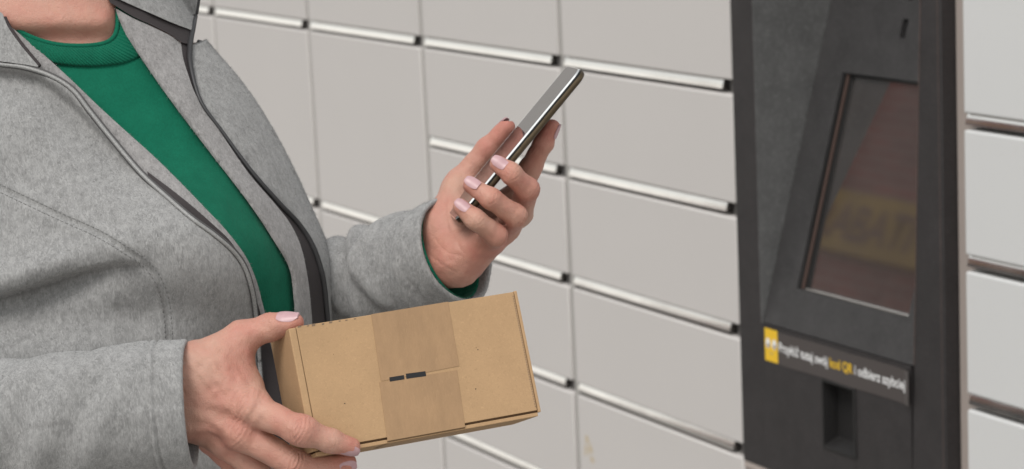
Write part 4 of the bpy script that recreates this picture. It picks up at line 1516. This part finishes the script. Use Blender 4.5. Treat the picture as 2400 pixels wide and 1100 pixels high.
# skin folds in the web between thumb and finger, fine lines towards the wrist
disp += 0.00050 * np.sin((pxv * 0.9 + pyv * 0.45) / 4.2 + vnoise(pxv, pyv, 40, 71)) * gauss(pxv, pyv, 585, 958, 46, 40)
disp += 0.00030 * np.sin((pxv * 0.75 - pyv * 0.65) / 3.6 + vnoise(pxv, pyv, 30, 72)) * gauss(pxv, pyv, 500, 880, 70, 60)
disp += 0.00022 * vnoise(pxv, pyv, 16, 73) + 0.00026 * vnoise(pxv, pyv, 38, 74)
V = V + Nn * disp[:, None]
fl = np.zeros(len(V))
for c, r, a in ((I_PIP, 11, .55), (M_PIP, 11, .55), (I_TIP, 13, .8), (M_TIP, 13, .8), (T_TIP, 12, .6), (I_MCP, 15, .35), (M_MCP, 16, .5), (R_MCP, 14, .5), (I_DIP, 9, .35), (T_IP, 11, .25)):
    fl = np.maximum(fl, a * np.exp(-(np.linalg.norm(V - c, axis=1) / (r * mm)) ** 2))
hands = [(V, F, fl)]

# ---- hand with the phone (her left): thumb behind the screen edge, fingers round the back
p_M = [J(1216, 500, 2.008), J(1236, 444, 1.968), J(1199, 408, 1.951), J(1166, 384, 1.953)]
p_R = [J(1186, 536, 1.998), J(1207, 506, 1.962), J(1149, 464, 1.944), J(1104, 434, 1.948)]
p_L = [J(1142, 566, 1.990), J(1163, 551, 1.958), J(1117, 516, 1.944), J(1080, 486, 1.948)]
p_I = [J(1212, 462, 2.036), J(1243, 395, 2.022), J(1274, 336, 2.010), J(1294, 298, 2.004)]
p_T = [J(1050, 535, 2.058), J(1086, 424, 2.056), J(1142, 350, 2.050), J(1188, 298, 2.043)]
w_u, w_r = J(1074, 614, 2.016), J(1032, 544, 2.040)
a_u, a_r = J(952, 648, 2.060), J(942, 602, 2.080)


def fn_left(p):
    palm = chain(p, [a_u, w_u], [23 * mm, 19.5 * mm])
    palm = smin(palm, chain(p, [a_r, w_r], [22 * mm, 20.5 * mm]), 0.015)
    for m_, r_, w_ in ((p_I[0], 11, w_r), (p_M[0], 11, w_r), (p_R[0], 11, w_u), (p_L[0], 10.5, w_u)):
        palm = smin(palm, cone(p, w_, m_, 16 * mm, r_ * mm), 0.012)
    palm = smin(palm, cone(p, J(1076, 600, 2.008), J(1136, 566, 1.992), 16.5 * mm, 12 * mm), 0.012)     # heel, little-finger side
    palm = smin(palm, cone(p, J(1038, 540, 2.034), J(1072, 450, 2.046), 17 * mm, 14.5 * mm), 0.012)     # ball of the thumb
    palm = smin(palm, cone(p, J(1060, 580, 2.020), J(1082, 520, 2.030), 12 * mm, 12 * mm), 0.012)
    thumb = chain(p, p_T, [15 * mm, 12 * mm, 9.8 * mm, 7.4 * mm], 0.004)
    d = smin(palm, thumb, 0.014)
    for q, r in ((p_I, (11.5, 9.4, 8.2, 6.8)), (p_M, (11.5, 9.9, 8.5, 7.2)), (p_R, (11.5, 9.8, 8.6, 7.2)), (p_L, (11, 9.4, 8.2, 7.0))):
        f = chain(p, q, [x * mm for x in r], 0.004)
        d = np.minimum(d, smin(palm, f, 0.006))
    return d


V, F = surface_nets(fn_left, J(915, 700, 2.13), J(1330, 262, 1.915), 0.0011)
V = relax(V, F, 2, 0.5)
Nn = vnormals(V, F)
disp = np.zeros(len(V))
for q in (p_M, p_R, p_L):
    for i, amp, w in ((1, 1.0, 5.0), (2, .6, 3.6)):
        ax = unit(q[i + 1] - q[i - 1])
        disp += wrinkle(V, Nn, q[i], ax, dors((0.5, 0.2, 1), ax), 9 * mm, amp * mm, 2.8 * mm, w * mm)
pxv = V[:, 0] / -V[:, 2] * F_PX + 1200; pyv = 550 - V[:, 1] / -V[:, 2] * F_PX
for ln, a, w in (([(1062, 420), (1050, 470), (1056, 530), (1078, 585)], .7, 4.0), ([(1098, 640), (1110, 605), (1128, 580), (1150, 572)], .35, 3.5), ([(1020, 560), (1045, 590), (1080, 600)], .4, 3.5), ([(1010, 600), (1040, 622), (1070, 640)], .4, 3)):
    bd, _, _ = seg_dist(pxv, pyv, spline(ln, step=8))
    disp += np.where(Nn[:, 2] > 0.1, -a * mm * np.exp(-(bd / w) ** 2), 0)
disp += 0.00030 * vnoise(pxv, pyv, 30, 75) + 0.00015 * vnoise(pxv, pyv, 12, 76)
V = V + Nn * disp[:, None]
fl = np.zeros(len(V))
for c, r, a in ((p_M[1], 12, .5), (p_R[1], 12, .5), (p_L[1], 12, .5), (p_M[3], 11, .6), (p_R[3], 11, .6), (p_L[3], 11, .6), (p_T[3], 22, .7), (p_I[3], 18, .8), (p_T[2], 16, .5), (J(1120, 590, 1.98), 20, .4), (J(1040, 600, 2.02), 24, .5)):
    fl = np.maximum(fl, a * np.exp(-(np.linalg.norm(V - c, axis=1) / (r * mm)) ** 2))
hands.append((V, F, fl))

# ---- neck, chest, head and arms under the clothes
def DJ(px, py, r, extra=0.017):
    return J(px, py, float(D(px, py)) + extra + r)


HEAD = J(150, -400, 2.03)
fdir = unit(np.array([0.62, -0.22, 0.72])); hup = unit(np.array([-0.05, 1, 0.05]) - fdir * (np.array([-0.05, 1, 0.05]) @ fdir)); hside = np.cross(hup, fdir)
HR = np.stack([hside, hup, fdir], 1)
hp = lambda a, b, c: HEAD + HR @ np.array([a, b, c])
CH = [DJ(20, 110, .05), DJ(150, 165, .055), DJ(240, 160, .05), DJ(90, 240, .06), DJ(260, 300, .06), DJ(120, 480, .08), DJ(300, 560, .08), DJ(150, 800, .09), DJ(350, 860, .09), DJ(150, 1080, .09)]
SH_N, SH_F = J(-200, 250, 2.10), J(430, 230, 2.13)


def fn_body(p):
    d = cone(p, CH[0], CH[1], .05, .055)
    for i, r in ((2, .05), (3, .06), (4, .06), (5, .08), (6, .08), (7, .09), (8, .09), (9, .09)):
        d = smin(d, np.linalg.norm(p - CH[i], axis=1) - r, 0.06)
    bpx = p[:, 0] / np.maximum(-p[:, 2], .1) * F_PX + 1200; bpy_ = 550 - p[:, 1] / np.maximum(-p[:, 2], .1) * F_PX
    lim = D(bpx, bpy_) + 0.0175 + p[:, 2]                # never in front of the cloth
    d = np.maximum(d, lim)
    d = smin(d, cone(p, SH_N, CH[0], .055, .05), .05)
    d = smin(d, cone(p, SH_F, CH[2], .04, .05), .05)
    d = smin(d, cone(p, J(130, 110, 2.056), J(118, -230, 2.045), .056, .052), .035)
    d = smin(d, cone(p, J(205, 95, 2.022), J(180, -190, 2.000), .012, .010), .02)      # neck tendon
    sk = smin(ellipsoid(p, hp(0, .03, -.012), (.074, .098, .092), HR), ellipsoid(p, hp(0, -.045, .022), (.056, .075, .066), HR), .03)
    sk = smin(sk, cone(p, hp(0, .018, .086), hp(0, -.018, .104), .008, .0115), .012)
    sk = smin(sk, ellipsoid(p, hp(0, -.052, .078), (.024, .012, .012), HR), .01)
    sk = smin(sk, np.linalg.norm(p - hp(0, -.098, .066), axis=1) - .02, .02)
    for s in (-1, 1):
        sk = np.maximum(sk, -(np.linalg.norm(p - hp(s * .031, .012, .098), axis=1) - .014))
        sk = smin(sk, np.linalg.norm(p - hp(s * .031, .012, .078), axis=1) - .0125, .003)
        sk = smin(sk, ellipsoid(p, hp(s * .077, -.005, -.01), (.008, .03, .018), HR), .008)
    d = -smin(-d, -(lim + 0.003 - np.clip(84 - bpy_, 0, 400) * 0.0011 / (1 + np.exp((bpx - 262) / 7.0))), 0.02)
    d = smin(d, sk, .03)
    for pts, rs in (([SH_N, J(-330, 640, 2.02), J(-370, 900, 1.95), J(-280, 1008, 1.885), J(0, 1000, 1.815), J(352, 925, 1.802)], [.052, .044, .040, .038, .034, .026]),
                    ([SH_F, J(540, 500, 2.24), J(640, 700, 2.20), J(780, 690, 2.132), J(958, 632, 2.072)], [.046, .042, .040, .034, .024])):
        d = smin(d, chain(p, pts, rs, .02), .02)
    return d


V, F = surface_nets(fn_body, J(-520, 1240, 2.4), J(1010, -700, 1.70), 0.0052, 0.01)
V = relax(V, F, 2, 0.5)
hands.append((V, F, np.zeros(len(V))))
off = 0; VV, FF, FL = [], [], []
for v, f, l_ in hands:
    VV.append(v); FF.append(f + off); FL.append(l_); off += len(v)
body = mesh_obj('body', to_world(np.vstack(VV)), np.vstack(FF).astype(np.int32), M_SKIN, person)
body.data.attributes.new('flush', 'FLOAT', 'POINT').data.foreach_set('value', np.clip(np.concatenate(FL) * 1.25, 0, 1).astype(np.float32))


# ---- nails: curved plates seated on the finger tips
def nail(fn, j0, j1, r0, r1, dorsal, length, width, over=0.0015, t_end=None):
    ax = unit(j1 - j0)
    dv = dors(dorsal, ax)
    sv = np.cross(ax, dv)
    L = np.linalg.norm(j1 - j0)
    end = L + r1 * 0.62 if t_end is None else t_end
    nu, nvv = 14, 13
    A0, E0, RR, DR = [], [], [], []
    for i in range(nu):
        u = i / (nu - 1)
        t = end - length + u * (length + over)
        rad = r0 + (r1 - r0) * np.clip(t / L, 0, 1)
        drop = 0.0
        if t > L:                                         # follow the rounding of the tip part of the way
            drop = 0.35 * (rad - math.sqrt(max(rad * rad - (t - L) ** 2, 0.0)))
        e = 2 * u - 1
        hw = width / 2 * (1 - abs(e) ** 3.4 * (0.42 if e > 0 else 0.30))
        for j in range(nvv):
            a = (2 * j / (nvv - 1) - 1) * hw / rad
            E0.append(dv * math.cos(a) + sv * math.sin(a)); RR.append(rad); DR.append(drop)
            A0.append((t, min(t, L + 0.002)))
    A0, E0, RR, DR = np.array(A0), np.array(E0), np.array(RR), np.array(DR)
    rr = RR.copy()
    for _ in range(6):                                    # seat the plate on the skin
        rr -= fn(j0 + ax * A0[:, 1:2] + E0 * rr[:, None]) * 0.9
    rr = np.clip(rr, RR * 0.7, RR * 1.5) - DR
    Vn = np.vstack([j0 + ax * A0[:, :1] + E0 * (rr + q)[:, None] for q in (0.0004, -0.0008)])
    g_ = grid_faces(nu, nvv)
    n1 = nu * nvv
    Fn = [tuple(f) for f in g_] + [tuple(f[::-1] + n1) for f in g_]
    edge = [i * nvv for i in range(nu)] + [(nu - 1) * nvv + j for j in range(1, nvv)] + [i * nvv + nvv - 1 for i in range(nu - 2, -1, -1)] + [j for j in range(nvv - 2, 0, -1)]
    for a, b in zip(edge, edge[1:] + edge[:1]):
        Fn.append((a, b, b + n1, a + n1))
    o = mesh_obj('fingernail', to_world(np.array(Vn)), Fn, M_NAIL, body)
    fix_normals(o); shade_auto(o, 50)
    return o


nail(fn_right, T_IP, T_TIP, 10.4 * mm, 6.3 * mm, (0.0, 0.78, 0.62), 15 * mm, 11.5 * mm, 0.0015)
nail(fn_right, I_DIP, I_TIP, 9.0 * mm, 7.2 * mm, (0.2, -0.55, 0.85), 12.0 * mm, 10 * mm, 0.002)
nail(fn_right, M_DIP, M_TIP, 9.0 * mm, 7.4 * mm, (0.2, -0.35, 0.9), 11.5 * mm, 10 * mm, 0.002)
nail(fn_left, p_M[2], p_M[3], 8.5 * mm, 7.2 * mm, (-0.25, 0.55, 0.85), 12.5 * mm, 10.5 * mm, 0.001)
nail(fn_left, p_R[2], p_R[3], 8.6 * mm, 7.2 * mm, (-0.2, 0.6, 0.8), 12 * mm, 10 * mm, 0.0015)
nail(fn_left, p_L[2], p_L[3], 8.2 * mm, 7.0 * mm, (-0.2, 0.6, 0.8), 12 * mm, 9.5 * mm, 0.0015)
nail(fn_left, p_I[2], p_I[3], 8.2 * mm, 6.8 * mm, (0.95, -0.2, 0.2), 11.5 * mm, 10 * mm, 0.001)
nail(fn_left, p_T[2], p_T[3], 9.8 * mm, 7.4 * mm, (-0.6, 0.5, -0.5), 13 * mm, 11 * mm, 0.001)


# ---- hair, trousers and shoes, outside the picture but casting and carrying as they would
def fn_hair(p):
    d = ellipsoid(p, hp(0, .045, -.022), (.090, .104, .102), HR)
    d = smin(d, cone(p, hp(-.07, .02, -.03), hp(-.068, -.09, -.03), .03, .022), .03)
    d = smin(d, cone(p, hp(.07, .02, -.03), hp(.068, -.09, -.03), .03, .022), .03)
    d = smin(d, cone(p, hp(0, .02, -.06), hp(0, -.09, -.055), .05, .04), .03)
    face = ellipsoid(p, hp(0, -.03, .10), (.062, .10, .075), HR)
    return np.maximum(d, -face)


V, F = surface_nets(fn_hair, HEAD - .22, HEAD + .22, 0.005, 0.01)
hw_ = to_world(relax(V, F, 1))
mesh_obj('hair', hw_, F.astype(np.int32), M_HAIR, person)
hipN, hipF = P(40, 1150, 2.10), P(360, 1150, 2.18)
up3 = np.array([0, 0, 1.0])
footN, footF = hipN.copy(), hipF.copy(); footN[2] = 0.09; footF[2] = 0.09
fwd3 = unit(np.array([CR[0], CR[1], 0]) * 0.8 - np.array([CF[0], CF[1], 0]) * 0.5)


def fn_leg(p):
    d = chain(p, [hipN, (hipN + footN) / 2 + fwd3 * .03, footN], [.105, .072, .058], .03)
    d = smin(d, chain(p, [hipF, (hipF + footF) / 2 + fwd3 * .03, footF], [.105, .072, .058], .03), .02)
    return smin(d, cone(p, (hipN + hipF) / 2 + up3 * .06, (hipN + hipF) / 2 - up3 * .02, .14, .13), .06)


lo = np.minimum(np.minimum(hipN, hipF), np.minimum(footN, footF)) - .22
hi = np.maximum(np.maximum(hipN, hipF), np.maximum(footN, footF)) + .22
V, F = surface_nets(fn_leg, lo, hi, 0.012, 0.02)
mesh_obj('trousers', V, F.astype(np.int32), M_DENIM, person)
for ft in (footN, footF):
    a, b = ft + np.array([0, 0, -.045]) - fwd3 * .05, ft + np.array([0, 0, -.052]) + fwd3 * .15
    f_ = lambda p: np.maximum(smin(cone(p, a, b, .045, .04), cone(p, a, a + up3 * .06, .045, .042), .03), 0.004 - p[:, 2])
    V, F = surface_nets(f_, np.minimum(a, b) - .1, np.maximum(a, b) + .12, 0.006, 0.01)
    mesh_obj('shoe', V, F.astype(np.int32), M_SHOE, person)

# ------------------------------------------------------------------ short pile standing off the fleece
def pile(objs, count, length):
    Vall, Fall, Call = [], [], []
    tris, nrm = [], []
    for o in objs:
        me = o.data
        me.calc_loop_triangles()
        n = len(me.loop_triangles)
        ti = np.zeros(n * 3, np.int32); me.loop_triangles.foreach_get('vertices', ti)
        co = np.zeros(len(me.vertices) * 3, np.float32); me.vertices.foreach_get('co', co)
        vn = np.zeros(len(me.vertices) * 3, np.float32); me.vertices.foreach_get('normal', vn)
        co = co.reshape(-1, 3) + ORIGIN[o.name]; vn = vn.reshape(-1, 3); ti = ti.reshape(-1, 3)
        tris.append(co[ti]); nrm.append(vn[ti])
    T = np.vstack(tris).astype(float); Nn = np.vstack(nrm).astype(float)
    c = to_cam(T.mean(1))
    px = c[:, 0] / -c[:, 2] * F_PX + 1200; py = 550 - c[:, 1] / -c[:, 2] * F_PX
    vis = (px > -120) & (px < 1300) & (py > -60) & (py < 1160) & ((Nn.mean(1) @ CF) < 0.25)
    T, Nn = T[vis], Nn[vis]
    ar = np.linalg.norm(np.cross(T[:, 1] - T[:, 0], T[:, 2] - T[:, 0]), axis=1)
    k = RNG.choice(len(T), count, p=ar / ar.sum())
    r1, r2 = np.sqrt(RNG.random(count)), RNG.random(count)
    w = np.stack([1 - r1, r1 * (1 - r2), r1 * r2], 1)
    p = (T[k] * w[..., None]).sum(1)
    n = (Nn[k] * w[..., None]).sum(1); n /= np.linalg.norm(n, axis=1)[:, None]
    rnd = RNG.standard_normal((count, 3))
    d = n * 0.75 + rnd * 0.55 + np.array([0, 0, -0.35])
    d -= n * np.minimum(0, (d * n).sum(1) - 0.25)[:, None]
    d /= np.linalg.norm(d, axis=1)[:, None]
    side = np.cross(d, RNG.standard_normal((count, 3))); side /= np.linalg.norm(side, axis=1)[:, None]
    L = length * (0.5 + RNG.random(count))[:, None]
    wd = 0.00011
    V = np.stack([p - side * wd - n * 0.0003, p + side * wd - n * 0.0003, p + d * L], 1).reshape(-1, 3)
    F = np.arange(count * 3, dtype=np.int32).reshape(-1, 3)
    o = mesh_obj('fleece_pile', V, F, M_PILE, jacket)
    o['kind'] = 'stuff'


def mat_pile():
    k = N('fleece_fibres')
    c = k.ramp(k.noise(120, 3, 0.7), [(0.3, (0.20, 0.198, 0.196)), (0.7, (0.34, 0.338, 0.335))])
    return k.set(c, 1.0, Specular_IOR_Level=0.1)


M_PILE = mat_pile()
fl = [o for o in bpy.data.objects if o.type == 'MESH' and o.data.materials and o.data.materials[0].name.startswith('grey_fleece')]
pile(fl, 190000, 0.0021)
